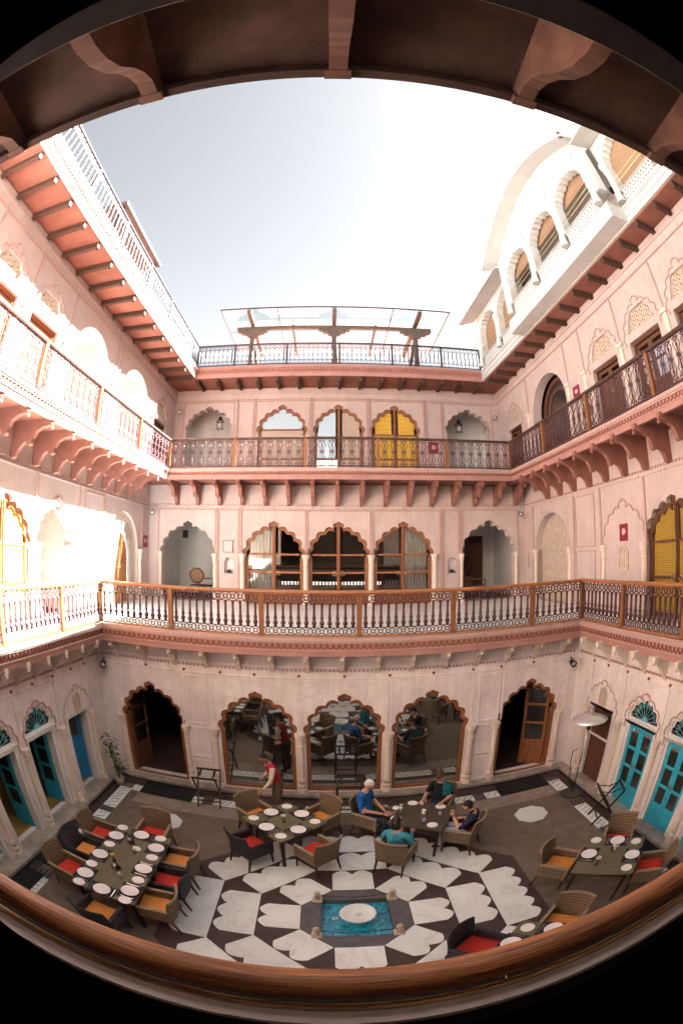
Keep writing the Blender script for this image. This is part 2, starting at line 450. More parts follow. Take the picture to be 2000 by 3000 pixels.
# ---------------------------------------------------------------- mesh building
class MB:
    def __init__(s):
        s.v = []
        s.f = []
        s.mi = []
        s.cm = 0

    def add(s, vs, fs, m=None):
        o = len(s.v)
        s.v += [tuple(p) for p in vs]
        for f in fs:
            s.f.append(tuple(i + o for i in f))
            s.mi.append(s.cm if m is None else m)
        return s

    def box(s, x0, y0, z0, x1, y1, z1, m=None):
        if x0 > x1: x0, x1 = x1, x0
        if y0 > y1: y0, y1 = y1, y0
        if z0 > z1: z0, z1 = z1, z0
        vs = [(x0, y0, z0), (x1, y0, z0), (x1, y1, z0), (x0, y1, z0), (x0, y0, z1), (x1, y0, z1), (x1, y1, z1), (x0, y1, z1)]
        fs = [(0, 3, 2, 1), (4, 5, 6, 7), (0, 1, 5, 4), (1, 2, 6, 5), (2, 3, 7, 6), (3, 0, 4, 7)]
        return s.add(vs, fs, m)

    def bar(s, p, q, w, h, m=None, up=(0, 0, 1)):
        p = Vector(p); q = Vector(q)
        d = (q - p).normalized()
        u = Vector(up)
        if abs(d.dot(u)) > 0.98:
            u = Vector((0, 1, 0))
        a = d.cross(u).normalized() * (w / 2)
        b = a.cross(d).normalized() * (h / 2)
        vs = [p - a - b, p + a - b, p + a + b, p - a + b, q - a - b, q + a - b, q + a + b, q - a + b]
        fs = [(0, 3, 2, 1), (4, 5, 6, 7), (0, 1, 5, 4), (1, 2, 6, 5), (2, 3, 7, 6), (3, 0, 4, 7)]
        return s.add([tuple(x) for x in vs], fs, m)

    def tube(s, path, r, n=6, closed=False, m=None, cap=True):
        P = [Vector(p) for p in path]
        N = len(P)
        rs = r if isinstance(r, (list, tuple)) else [r] * N
        vs = []
        t0 = (P[1] - P[0]).normalized()
        u = t0.orthogonal().normalized()
        for i in range(N):
            if closed:
                t = (P[(i + 1) % N] - P[i - 1]).normalized()
            else:
                t = (P[min(i + 1, N - 1)] - P[max(i - 1, 0)]).normalized()
            u = (u - t * u.dot(t))
            u = u.normalized() if u.length > 1e-6 else t.orthogonal().normalized()
            w = t.cross(u)
            for k in range(n):
                a = 2 * PI * k / n
                vs.append(tuple(P[i] + (u * math.cos(a) + w * math.sin(a)) * rs[i]))
        fs = []
        for i in range(N if closed else N - 1):
            j = (i + 1) % N
            for k in range(n):
                l = (k + 1) % n
                fs.append((i * n + k, i * n + l, j * n + l, j * n + k))
        if not closed and cap:
            fs.append(tuple(range(n - 1, -1, -1)))
            fs.append(tuple((N - 1) * n + k for k in range(n)))
        return s.add(vs, fs, m)

    def lathe(s, prof, n=12, c=(0, 0, 0), m=None):
        vs = []
        for r, z in prof:
            for k in range(n):
                a = 2 * PI * k / n
                vs.append((c[0] + r * math.cos(a), c[1] + r * math.sin(a), c[2] + z))
        fs = []
        for i in range(len(prof) - 1):
            for k in range(n):
                l = (k + 1) % n
                fs.append((i * n + k, i * n + l, (i + 1) * n + l, (i + 1) * n + k))
        if prof[0][0] > 1e-5:
            fs.append(tuple(range(n - 1, -1, -1)))
        if prof[-1][0] > 1e-5:
            fs.append(tuple((len(prof) - 1) * n + k for k in range(n)))
        return s.add(vs, fs, m)

    def prism(s, poly, d0, d1, holes=(), plane='xz', m=None):
        """polygon (with holes) extruded; plane xz -> depth along y, xy -> along z, yz -> along x"""
        def mp(a, b, d):
            if plane == 'xz': return (a, d, b)
            if plane == 'xy': return (a, b, d)
            return (d, a, b)
        loops = [list(poly)] + [list(h) for h in holes]
        tris = geometry.tessellate_polygon([[Vector((a, b, 0)) for a, b in lp] for lp in loops])
        flat = [p for lp in loops for p in lp]
        n = len(flat)
        vs = [mp(a, b, d0) for a, b in flat] + [mp(a, b, d1) for a, b in flat]
        fs = []
        for t in tris:
            fs.append((t[0], t[1], t[2]))
            fs.append((t[2] + n, t[1] + n, t[0] + n))
        o = 0
        for lp in loops:
            k = len(lp)
            for i in range(k):
                j = (i + 1) % k
                fs.append((o + i, o + j, o + j + n, o + i + n))
            o += k
        return s.add(vs, fs, m)

    def ball(s, c, r, n=8, k=5, sx=1, sy=1, sz=1, m=None):
        prof = []
        vs = []
        for i in range(k + 1):
            t = PI * i / k
            for j in range(n):
                a = 2 * PI * j / n
                vs.append((c[0] + r * sx * math.sin(t) * math.cos(a), c[1] + r * sy * math.sin(t) * math.sin(a), c[2] + r * sz * -math.cos(t)))
        fs = []
        for i in range(k):
            for j in range(n):
                l = (j + 1) % n
                fs.append((i * n + j, i * n + l, (i + 1) * n + l, (i + 1) * n + j))
        return s.add(vs, fs, m)

    def mesh(s, name, mats, smooth=False):
        me = bpy.data.meshes.new(name)
        me.from_pydata(s.v, [], s.f)
        for m in (mats if isinstance(mats, (list, tuple)) else [mats]):
            me.materials.append(m)
        if any(s.mi):
            me.polygons.foreach_set('material_index', s.mi)
        if smooth:
            me.polygons.foreach_set('use_smooth', [True] * len(me.polygons))
        me.validate()
        me.update()
        return me


def put(name, me, parent=None, loc=(0, 0, 0), rz=0.0, rot=None, **props):
    o = bpy.data.objects.new(name, me)
    C.objects.link(o)
    o.location = loc
    o.rotation_euler = rot if rot else (0, 0, rz)
    if parent:
        o.parent = parent
    for k, v in props.items():
        o[k] = v
    return o


def obj(name, mb, mats, parent=None, loc=(0, 0, 0), rz=0.0, rot=None, smooth=False, **props):
    return put(name, mb.mesh(name, mats, smooth), parent, loc, rz, rot, **props)


def thing(name, label, cat, loc=(0, 0, 0), rz=0.0, group=None):
    o = bpy.data.objects.new(name, None)
    C.objects.link(o)
    o.location = loc
    o.rotation_euler = (0, 0, rz)
    o['label'] = label
    o['category'] = cat
    o['kind'] = 'thing'
    if group:
        o['group'] = group
    return o


def copy_tree(o, parent=None):
    c = o.copy()
    C.objects.link(c)
    if parent:
        c.parent = parent
    for ch in list(o.children):
        copy_tree(ch, c)
    return c


def again(o, label, loc, rz=0.0):
    c = copy_tree(o)
    c.location = (loc[0] + RND.uniform(-.02, .02), loc[1] + RND.uniform(-.02, .02), loc[2])
    c.rotation_euler = (0, 0, rz + rad(RND.uniform(-5, 5)))
    c['label'] = label
    return c


def struct(name, mb, mats, loc=(0, 0, 0), rz=0.0, smooth=False, rot=None):
    return obj(name, mb, mats, None, loc, rz, rot, smooth, kind='structure')


# wall frames: local x runs along the wall, local y goes INTO the wall, z up
class Frame:
    def __init__(s, loc, rz):
        s.loc = loc
        s.rz = rz

    def u(s, v):
        """world coordinate along the wall -> local x"""
        if abs(s.rz) < .1: return v - s.loc[0]
        if s.rz > 0: return v - s.loc[1]
        return s.loc[1] - v

    def at(s, v, d=0.0, z=0.0):
        p = Matrix.Rotation(s.rz, 4, 'Z') @ Vector((s.u(v), d, z))
        return (p.x + s.loc[0], p.y + s.loc[1], z)


def arch(cx, hw, z0, zs, za, n=4, bulge=0.30, k=4, tip=0.18):
    """foiled arch outline, from bottom left over the top to bottom right; n=0 gives a plain round head"""
    H = za - zs
    pts = [(cx - hw, z0)] if z0 < zs - 1e-6 else []
    if n == 0:
        for i in range(0, 21):
            t = PI * i / 20
            pts.append((cx - hw * math.cos(t), zs + H * math.sin(t)))
    else:
        def base(t):
            a = t * PI / 2
            return Vector((-hw * math.cos(a), H * (1 - tip) * math.sin(a)))
        tt = [i / (n + 0.45) for i in range(n + 1)]
        L = []
        P = [base(t) for t in tt]
        for i in range(n):
            a, b = P[i], P[i + 1]
            mid = (a + b) / 2
            nrm = Vector((a.y - b.y, b.x - a.x)).normalized()
            if nrm.dot(mid) < 0: nrm = -nrm
            for j in range(k):
                f = j / k
                L.append(a + (b - a) * f + nrm * ((b - a).length * bulge * 4 * f * (1 - f)))
        a = P[n]
        b = Vector((0, H))
        mid = (a + b) / 2
        nrm = Vector((a.y - b.y, b.x - a.x)).normalized()
        if nrm.dot(Vector((-1, 1))) < 0: nrm = -nrm
        for f, g in ((0, 0), (.25, .30), (.5, .30), (.75, .10), (1, 0)):
            L.append(a + (b - a) * f + nrm * ((b - a).length * g))
        for p in L:
            pts.append((cx + p.x, zs + p.y))
        for p in reversed(L[:-1]):
            pts.append((cx - p.x, zs + p.y))
    if z0 < zs - 1e-6:
        pts.append((cx + hw, z0))
    return pts


def rect(x0, z0, x1, z1):
    return [(x0, z0), (x0, z1), (x1, z1), (x1, z0)]

# ================================================================ SETTING
FX, FY = 0.07, 4.70          # centre of the paving star
WG = 5.42                    # ground-floor side walls
BGY = 9.18                   # ground-floor back wall
T1Z = 3.90                   # terrace floor level
R1L, R1R, R1Y = -5.03, 5.14, 8.71
R2L, R2R, R2Y = -5.20, 5.45, 13.44
RRL, RRR, RRY = -5.21, 5.47, 15.6
W1L, W1R, W1Y = -6.26, 6.40, 14.63
W2L, W2R, W2Y = -6.30, 6.40, 16.8

F_BG = Frame((0, BGY, 0), 0)
F_LG = Frame((-WG, 0, 0), PI / 2)
F_RG = Frame((WG, 0, 0), -PI / 2)
F_B1 = Frame((0, W1Y, 0), 0)
F_L1 = Frame((W1L, 0, 0), PI / 2)
F_R1 = Frame((W1R, 0, 0), -PI / 2)
F_B2 = Frame((0, W2Y, 0), 0)
F_L2 = Frame((W2L, 0, 0), PI / 2)
F_R2 = Frame((W2R, 0, 0), -PI / 2)


def fpt(F, mb_holes):
    return mb_holes


# ---------------- ground and courtyard floor
g = MB()
g.box(-150, -150, -1.2, 150, 150, -0.9)
struct('ground', g, FLOOR2)

PQ = 0.50
pool = [(FX - PQ, FY - PQ), (FX - PQ, FY + PQ), (FX + PQ, FY + PQ), (FX + PQ, FY - PQ)]
m = MB()
m.prism([(-5.6, -1.5), (-5.6, 9.3), (5.6, 9.3), (5.6, -1.5)], -0.3, 0.0, [pool], 'xy')
courtyard_floor = struct('courtyard_floor', m, FLOOR)


def octo(ap, cx=FX, cy=FY):
    r = ap / math.cos(PI / 8)
    return [(cx + r * math.cos(PI / 8 + i * PI / 4), cy + r * math.sin(PI / 8 + i * PI / 4)) for i in range(8)]


m = MB()
m.prism(octo(2.76), 0.0, 0.004, [pool], 'xy')
obj('dark_star_ground', m, FLOORD, courtyard_floor)
m = MB()
m.prism(octo(0.79), 0.004, 0.009, [pool], 'xy')
obj('pool_surround', m, FLOORG, courtyard_floor)


def petal(ap0, half, depth, lobes):
    """marble tile: straight inner edge at distance ap0, lobed outer edge"""
    w = 2 * half
    sp = w / lobes
    p = [(-half, ap0)]
    yv = ap0 + depth * 0.80
    yt = ap0 + depth
    p.append((-half, yv))
    for i in range(lobes):
        a = -half + i * sp
        for f in (0.06, 0.16, 0.30, 0.42, 0.5, 0.58, 0.70, 0.84, 0.94):
            g_ = 1 - abs(2 * f - 1)
            yy = yv + (yt - yv) * (1 - (1 - g_) ** 1.9)
            p.append((a + f * sp, yy))
        if i < lobes - 1:
            p.append((a + sp, yv + (yt - yv) * .0))
    p.append((half, yv))
    p.append((half, ap0))
    # round the two outer shoulders of the tile
    return p


for ap0, half, dep, lobes in ((0.80, 0.325, 0.60, 2), (1.42, 0.585, 0.60, 3), (2.045, 0.85, 0.59, 5)):
    tm = MB()
    tm.prism(petal(ap0, half, dep, lobes), 0.004, 0.0125, (), 'xy')
    tme = tm.mesh('marble_tile', MARB)
    for q in range(8):
        put('marble_tile', tme, courtyard_floor, (FX, FY, RND.uniform(-.0004, .0004)), -q * PI / 4)
# eight-sided white slabs let into the brown floor
for cx, cy in ((3.72, 7.21), (-3.50, 7.28)):
    m = MB()
    m.prism(octo(0.335, 0, 0), 0.0, 0.008, (), 'xy')
    obj('white_floor_slab', m, MARB, courtyard_floor, (cx, cy, 0))
# paler band in front of the back wall, laid slab by slab
x = -4.45
while x < 4.6:
    w = min(1.12, 4.62 - x)
    m = MB()
    m.box(x, 7.80, 0.0, x + w - .008, 8.27, 0.005)
    obj('band_slab', m, FLOOR2, courtyard_floor)
    x += w
# maroon margin strips next to the plinth
for a in ((-5.16, -1.4, -4.97, 8.90), (4.97, -1.4, 5.16, 8.90), (-4.965, 8.60, 4.965, 8.90)):
    m = MB()
    m.box(a[0], a[1], 0.0, a[2], a[3], 0.005)
    obj('margin_strip', m, FLOORD, courtyard_floor)


def white_border(x0, y0, x1, y1, nd, along):
    m = MB()
    m.box(x0, y0, 0.0, x1, y1, 0.008)
    t = obj('white_border_tile', m, MARB, courtyard_floor)
    if nd:
        d = MB()
        for i in range(nd):
            if along == 'x':
                cx = x0 + (x1 - x0) * (i + .5) / nd
                d.bar((cx - .06, y0 + .05, .0105), (cx + .06, y1 - .05, .0105), .013, .004)
            else:
                cy = y0 + (y1 - y0) * (i + .5) / nd
                d.bar((x0 + .05, cy - .05, .0105), (x1 - .05, cy + .05, .0105), .013, .004)
        obj('black_inlay', d, BLACK, t)


def dark_border(x0, y0, x1, y1):
    m = MB()
    m.box(x0, y0, 0.0, x1, y1, 0.007)
    t = obj('dark_border_tile', m, FLOORG, courtyard_floor)
    d = MB()
    for i in range(3):
        for j in range(3):
            cx = x0 + (x1 - x0) * (i + .5) / 3
            cy = y0 + (y1 - y0) * (j + .5) / 3
            d.box(cx - .022, cy - .022, .007, cx + .022, cy + .022, .009)
    obj('star_inlay', d, BLACK, t)


for y0, y1, n in ((7.28, 8.36, 7), (6.68, 7.03, 2), (5.35, 6.42, 7), (4.72, 5.07, 2), (3.39, 3.95, 4), (1.4, 2.5, 7)):
    white_border(-4.95, y0, -4.66, y1, n, 'y')
for y0, y1 in ((7.03, 7.28), (6.42, 6.68), (5.07, 5.35), (4.46, 4.72), (3.95, 4.2)):
    dark_border(-4.95, y0, -4.66, y1)
for y0, y1, n in ((7.88, 8.44, 3), (5.81, 6.98, 8), (5.2, 5.55, 2), (4.0, 4.95, 7), (3.42, 3.68, 2)):
    white_border(4.66, y0, 4.95, y1, n, 'y')
for y0, y1 in ((6.98, 7.24), (5.55, 5.81), (4.95, 5.2), (3.7, 3.98)):
    dark_border(4.66, y0, 4.95, y1)
for x0, x1, n in ((-4.66, -4.46, 0), (-3.20, -2.98, 2), (-2.74, -1.62, 8), (-1.37, -1.03, 2), (-0.78, 0.34, 8), (0.60, 0.94, 2), (1.2, 2.2, 7), (2.38, 2.82, 3), (3.08, 3.40, 2)):
    white_border(x0, 8.31, x1, 8.595, n, 'x')
for x0, x1 in ((-2.98, -2.74), (-1.62, -1.37), (-1.03, -0.78), (0.34, 0.60), (0.94, 1.2), (2.82, 3.08), (4.70, 4.93)):
    dark_border(x0, 8.315, x1, 8.59)
# pool
m = MB()
m.box(FX - PQ, FY - PQ, -0.42, FX + PQ, FY + PQ, -0.40)
for a in ((FX - PQ - .03, FY - PQ, FX - PQ - .001, FY + PQ), (FX + PQ + .001, FY - PQ, FX + PQ + .03, FY + PQ), (FX - PQ, FY - PQ - .03, FX + PQ, FY - PQ - .001), (FX - PQ, FY + PQ + .001, FX + PQ, FY + PQ + .03)):
    pass
struct('pool_basin', m, POOLT)
m = MB()
for i in range(1):
    m.box(FX - PQ + .002, FY - PQ + .002, -0.30, FX + PQ - .002, FY + PQ - .002, -0.11)
struct('water', m, WATER)

# plinth round the courtyard with a pointed black border at its foot
m = MB()
m.box(-5.6, -1.4, -.02, -5.19, 9.3, .10)
m.box(5.19, -1.4, -.02, 5.6, 9.3, .10)
m.box(-5.188, 8.95, -.02, 5.188, 9.3, .098)
plinth = struct('plinth', m, PLINTH)
d = MB()
y = 0.6
while y < 8.9:
    d.add([(-5.175, y, .006), (-5.115, y + .04, .006), (-5.175, y + .08, .006)], [(0, 1, 2)])
    d.add([(5.175, y, .006), (5.115, y + .04, .006), (5.175, y + .08, .006)], [(0, 2, 1)])
    y += .085
x = -5.1
while x < 5.1:
    d.add([(x, 8.935, .006), (x + .04, 8.875, .006), (x + .08, 8.935, .006)], [(0, 1, 2)])
    x += .085
d.box(-5.19, .6, .001, -5.174, 8.9, .03)
d.box(5.174, .6, .001, 5.19, 8.9, .03)
d.box(-5.17, 8.935, .001, 5.17, 8.949, .03)
obj('pointed_border', d, BLACK, plinth, kind='stuff')


# ================================================================ WALLS
def wall(name, F, u0, u1, z0, z1, holes, mt, thick=0.32):
    """holes are outlines given with world coordinates along the wall"""
    m = MB()
    a, b = F.u(u0), F.u(u1)
    if a > b: a, b = b, a
    hs = []
    for h in holes:
        q = [(F.u(p[0]), p[1]) for p in h]
        hs.append(q)
    m.prism(rect(a, z0, b, z1), 0.0, thick, hs, 'xz')
    w = struct(name, m, mt, F.loc, F.rz)
    return w


def room(name, F, u0, u1, z0, z1, d0, d1, mw, mf=None, ceil=None):
    """inside of a room behind a wall: side walls, back wall, floor, ceiling"""
    a, b = F.u(u0), F.u(u1)
    if a > b: a, b = b, a
    m = MB()
    t = .08
    m.box(a - t, d0, z0 - t, a, d1, z1 + t, 0)
    m.box(b, d0, z0 - t, b + t, d1, z1 + t, 0)
    m.box(a, d1, z0 - t, b, d1 + t, z1 + t, 0)
    m.box(a, d0, z1, b, d1, z1 + t, 0)
    m.box(a, d0, z0 - t, b, d1, z0, 1)
    return struct(name, m, [mw, mf or mw], F.loc, F.rz)


def line_box(W, F, u0, u1, z0, z1, pr, mt, name):
    m = MB()
    a, b = F.u(u0), F.u(u1)
    m.box(min(a, b), -pr, z0, max(a, b), 0.0, z1)
    return obj(name, m, mt, W)


def panel_frame(W, F, u0, u1, z0, z1, mt, t=.035, pr=.018, name='panel_moulding'):
    a, b = sorted((F.u(u0), F.u(u1)))
    m = MB()
    m.prism(rect(a, z0, b, z1), -pr, 0.001, [rect(a + t, z0 + t, b - t, z1 - t)], 'xz')
    return obj(name, m, mt, W)


def engaged(W, F, u, z0, z1, mt, r=.085, cap=True):
    """half column against the wall with moulded base and capital"""
    H = z1 - z0
    prof = [(r * 1.35, 0), (r * 1.35, .10), (r * 1.05, .12), (r * 1.3, .17), (r * 1.25, .22), (r * .95, .25), (r * 1.2, .32), (r * 1.1, .38), (r * .85, .42),
            (r * .82, H * .6), (r * .75, H - .34), (r * 1.05, H - .31), (r * .85, H - .28), (r * .95, H - .20), (r * 1.25, H - .12), (r * 1.2, H - .08), (r * 1.5, H - .07), (r * 1.5, H)]
    m = MB()
    m.lathe(prof, 10, (0, 0, 0))
    return obj('engaged_column', m, mt, W, (F.u(u), -.02, z0))


def boss(W, F, u, z, mt, r=.03):
    m = MB()
    m.lathe([(r, 0), (r, .02), (r * .5, .03), (0.0, .03)], 8)
    return obj('boss', m, mt, W, (F.u(u), 0.0, z), rot=(PI / 2, 0, 0))


def panel_top(W, F, u0, u1, z0, z1, mt, t=.035, pr=.018, name='panel_moulding'):
    a, b = sorted((F.u(u0), F.u(u1)))
    m = MB()
    m.prism([(a, z0), (a, z1), (b, z1), (b, z0), (b - t, z0), (b - t, z1 - t), (a + t, z1 - t), (a + t, z0)], -pr, 0.001, (), 'xz')
    return obj(name, m, mt, W)


def hood(W, F, pts, mt, w=.02, pr=.016, name='arch_moulding'):
    """raised moulding that follows an arch outline"""
    m = MB()
    q = [(F.u(p[0]), -pr * .4, p[1]) for p in pts]
    m.tube(q, w, 5)
    return obj(name, m, mt, W)


# ---------------- ground floor
G_Z1 = 3.56
AW = [(-4.17, .73), (4.19, .73)]
WIN = [-1.78, 0.05, 1.88]
h_bg = [arch(cx, hw, .099, 1.62, 2.62) for cx, hw in AW] + [arch(cx, .80, .099, 1.62, 2.62) for cx in WIN]
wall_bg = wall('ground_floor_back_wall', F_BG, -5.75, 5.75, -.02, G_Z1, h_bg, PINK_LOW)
DG = [7.86, 6.28, 4.87, 3.45, 1.9]
h_l = []
for i, y in enumerate(DG):
    hw = .47 if i == 0 else .52
    h_l.append(rect(y - hw, .099, y + hw, 1.97))
    if i: h_l.append([(p[0], p[1]) for p in arch(y, .50, 2.05, 2.0501, 2.60, n=3)])
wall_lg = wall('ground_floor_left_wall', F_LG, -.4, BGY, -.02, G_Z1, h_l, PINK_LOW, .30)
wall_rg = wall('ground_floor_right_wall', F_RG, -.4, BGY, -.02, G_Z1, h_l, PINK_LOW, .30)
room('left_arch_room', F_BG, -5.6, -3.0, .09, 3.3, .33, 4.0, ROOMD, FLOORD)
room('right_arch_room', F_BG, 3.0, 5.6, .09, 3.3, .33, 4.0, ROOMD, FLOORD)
room('left_rooms', F_LG, .9, 8.6, .09, 3.2, .31, 3.6, ROOMT, ROOMF)

for W, F, lo, hi in ((wall_bg, F_BG, -5.35, 5.35), (wall_lg, F_LG, .2, 9.1), (wall_rg, F_RG, .2, 9.1)):
    line_box(W, F, lo, hi, 2.93, 2.965, .022, PINK_LOW, 'string_course')
    line_box(W, F, lo, hi, 3.17, 3.20, .03, PINK_LOW, 'upper_string_course')
    # bead row under the brackets
    m = MB()
    a = lo
    while a < hi:
        uu = F.u(a)
        m.box(uu - .018, -.035, 3.105, uu + .018, 0, 3.15)
        a += .085
    obj('bead_row', m, TRIM, W, kind='stuff')
for x0, x1 in ((-3.33, -2.83), (2.92, 3.42)):
    for z0, z1 in ((1.72, 2.88), (.86, 1.64), (.14, .78)):
        panel_frame(wall_bg, F_BG, x0, x1, z0, z1, PINK_LOW)
for x0, x1 in ((-2.72, -.90), (-.84, .95), (1.01, 2.80)):
    panel_top(wall_bg, F_BG, x0, x1, 1.70, 2.90, PINK_LOW, t=.03, pr=.014)
for x0, x1 in ((-5.15, -3.40), (3.48, 5.2)):
    panel_top(wall_bg, F_BG, x0, x1, 1.70, 2.90, PINK_LOW, t=.03, pr=.014)
for u in (-2.72, -.87, .975, 2.80, -3.36, 3.38, -4.98, 5.02):
    engaged(wall_bg, F_BG, u, .09, 1.66, CREAM, .07 if abs(u) > 3 else .085)
for u in (-3.3, -2.5, -1.78, -.87, 0.05, .97, 1.88, 2.75, 3.4, -4.2, 4.2):
    boss(wall_bg, F_BG, u, 3.0, TERRA_D, .032)
for W, F in ((wall_lg, F_LG), (wall_rg, F_RG)):
    for u in (8.42, 7.05, 5.60, 4.15, 2.75):
        engaged(W, F, u, .09, 1.92, CREAM, .075)
        line_box(W, F, u - .02, u + .02, 1.95, 2.92, .02, PINK_LOW, 'pilaster_strip')
    for u in (8.4, 7.8, 7.05, 6.3, 5.6, 4.85, 4.15):
        boss(W, F, u, 3.0, TERRA_D, .034)
    hood(W, F, arch(7.86, .60, 1.9, 1.95, 2.66, n=4), TRIM, .016)
    for y in DG[1:]:
        hood(W, F, arch(y, .57, 1.85, 2.03, 2.70, n=3), TRIM, .02)

# ---------------- first-floor terrace slab (also the ceiling of the ground-floor rooms)
m = MB()
m.box(-12, R1Y + .02, 3.57, 12, 20, T1Z)
m.box(-12, -4, 3.57, R1L - .02, R1Y + .02, T1Z)
m.box(R1R + .02, -4, 3.57, 12, R1Y + .02, T1Z)
terrace = struct('terrace_floor', m, MARB)


def fascia(name, label, cat, p0, p1, z0, z1, mt, mt2, pend=True, group=None, top=None):
    """painted edge of a floor slab from p0 to p1 (seen from the courtyard), with mouldings and pendant frieze; local x along the edge, local y into the building"""
    p0 = Vector(p0); p1 = Vector(p1)
    d = p1 - p0
    Ln = d.length
    rz = math.atan2(d.y, d.x)
    t = thing(name, label, cat, (p0.x, p0.y, 0), rz, group)
    h = z1 - z0
    m = MB()
    m.box(0, 0.0, z0, Ln, .10, z1 - .10)
    obj('edge_board', m, mt, t)
    m = MB()
    m.box(-.02, -.05, z1 - .10, Ln + .02, .10, z1 - .055)
    m.box(-.02, -.025, z1 - .054, Ln + .02, .10, z1 - .02)
    obj('top_moulding', m, top or mt, t)
    m = MB()
    m.box(0, -.022, z0 + h * .30, Ln, -.001, z0 + h * .345)
    m.box(0, -.03, z1 - .135, Ln, -.001, z1 - .101)
    obj('bead_moulding', m, top or mt, t)
    if pend:
        m = MB()
        n = int(Ln / .115)
        s = Ln / n
        zt = z1 - .135
        zb = z0 + h * .38
        for i in range(n):
            c = (i + .5) * s
            pts = [(c - s * .46, zt), (c - s * .42, zt - (zt - zb) * .55), (c, zb), (c + s * .42, zt - (zt - zb) * .55), (c + s * .46, zt)]
            q = [(a, -.014, b) for a, b in pts]
            m.tube(q, .011, 4, cap=False)
        obj('pendant_frieze', m, mt2, t, kind='stuff')
    return t, Ln


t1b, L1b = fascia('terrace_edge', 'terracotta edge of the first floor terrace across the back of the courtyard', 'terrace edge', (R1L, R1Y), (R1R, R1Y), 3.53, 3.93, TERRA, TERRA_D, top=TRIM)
t1l, L1l = fascia('terrace_edge', 'edge of the first floor walkway over the row of teal doors standing open', 'terrace edge', (R1L, .3), (R1L, R1Y), 3.53, 3.93, TERRA, TERRA_D, top=CREAM)  # cream top moulding carries the sunlit strip in its colour
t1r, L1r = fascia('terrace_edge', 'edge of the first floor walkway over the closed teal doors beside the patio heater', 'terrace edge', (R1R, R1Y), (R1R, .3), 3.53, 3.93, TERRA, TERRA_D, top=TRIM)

# small curved stone brackets under the terrace edge
bm = MB()
bm.prism([(0, 3.57), (.40, 3.57), (.40, 3.47), (.34, 3.47), (.33, 3.40), (.22, 3.36), (.16, 3.28), (.13, 3.20), (.06, 3.17), (0, 3.06)], -.05, .05, (), 'yz')
bm.ball((0, .38, 3.43), .035, 6, 4)
bme = bm.mesh('bracket', CREAM)
# local: wall at y=0, tip towards +y
for i in range(15):
    put('bracket', bme, wall_bg, (-4.90 + i * .70, 0, 0), PI)
for W, F in ((wall_lg, F_LG), (wall_rg, F_RG)):
    for i in range(13):
        put('bracket', bme, W, (F.u(8.45 - i * .66), 0, 0), PI)
m = MB()
m.box(-5.4, R1Y + .1, 3.50, 5.4, BGY, 3.568)
struct('terrace_soffit', m, SHADE if False else BRACKET)

# ---------------- first-floor walls
Z1a, Z1b = T1Z, 7.70
W1C = [-1.97, 0.06, 2.10]
h = [arch(cx, .93, T1Z + .001, 5.40, 6.56) for cx in W1C]
h += [arch(-4.85, .92, T1Z + .001, 5.40, 6.52), arch(5.02, .94, T1Z + .001, 5.40, 6.58)]
NICH = [(-3.43, .15), (3.72, .15)]
h += [arch(cx, hw, 4.87, 5.18, 5.37, n=0) for cx, hw in NICH]
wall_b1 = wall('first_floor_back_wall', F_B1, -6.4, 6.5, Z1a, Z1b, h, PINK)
h = [arch(6.80, .90, T1Z + .001, 5.45, 6.42), arch(8.75, .80, T1Z + .001, 5.50, 6.44), arch(12.55, 1.08, T1Z + .001, 5.55, 6.60, n=0), arch(4.6, .8, T1Z + .001, 5.50, 6.44)]
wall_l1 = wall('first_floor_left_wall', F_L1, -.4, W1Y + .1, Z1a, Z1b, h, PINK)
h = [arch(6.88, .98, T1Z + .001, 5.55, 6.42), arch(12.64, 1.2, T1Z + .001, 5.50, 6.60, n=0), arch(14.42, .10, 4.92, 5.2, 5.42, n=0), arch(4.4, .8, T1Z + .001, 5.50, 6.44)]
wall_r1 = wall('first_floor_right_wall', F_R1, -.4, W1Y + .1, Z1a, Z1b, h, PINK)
for W, F, lo, hi in ((wall_b1, F_B1, -6.2, 6.35), (wall_l1, F_L1, .2, 14.6), (wall_r1, F_R1, .2, 14.6)):
    line_box(W, F, lo, hi, 6.93, 6.965, .025, PINK, 'string_course')
    m = MB()
    a = lo
    while a < hi:
        uu = F.u(a)
        m.box(uu - .025, -.03, 7.02, uu + .025, 0, 7.07)
        a += .11
    obj('bead_row', m, TRIM, W, kind='stuff')
for x0, x1 in ((-3.03, -.95), (-.91, 1.06), (1.12, 3.32), (-3.80, -3.10), (3.40, 3.95), (-5.92, -3.88), (4.03, 6.1)):
    panel_top(wall_b1, F_B1, x0, x1, T1Z + .02, 6.90, TRIM, t=.03, pr=.03)
for u in (-3.06, 3.36, -3.84, 3.99):
    line_box(wall_b1, F_B1, u - .03, u + .03, T1Z, 6.92, .035, TRIM, 'pilaster_strip')
for u in (-.955, 1.08, -2.98, 3.12):
    engaged(wall_b1, F_B1, u, T1Z, 5.50, CREAM, .085)
for u in (-5.83, -3.90, 4.03, 6.02):
    engaged(wall_b1, F_B1, u, T1Z, 5.48, CREAM, .07)
for u in (-4.85, -3.06, -1.97, .06, 2.1, 3.36, 5.0):
    boss(wall_b1, F_B1, u, 6.95, TRIM, .035)
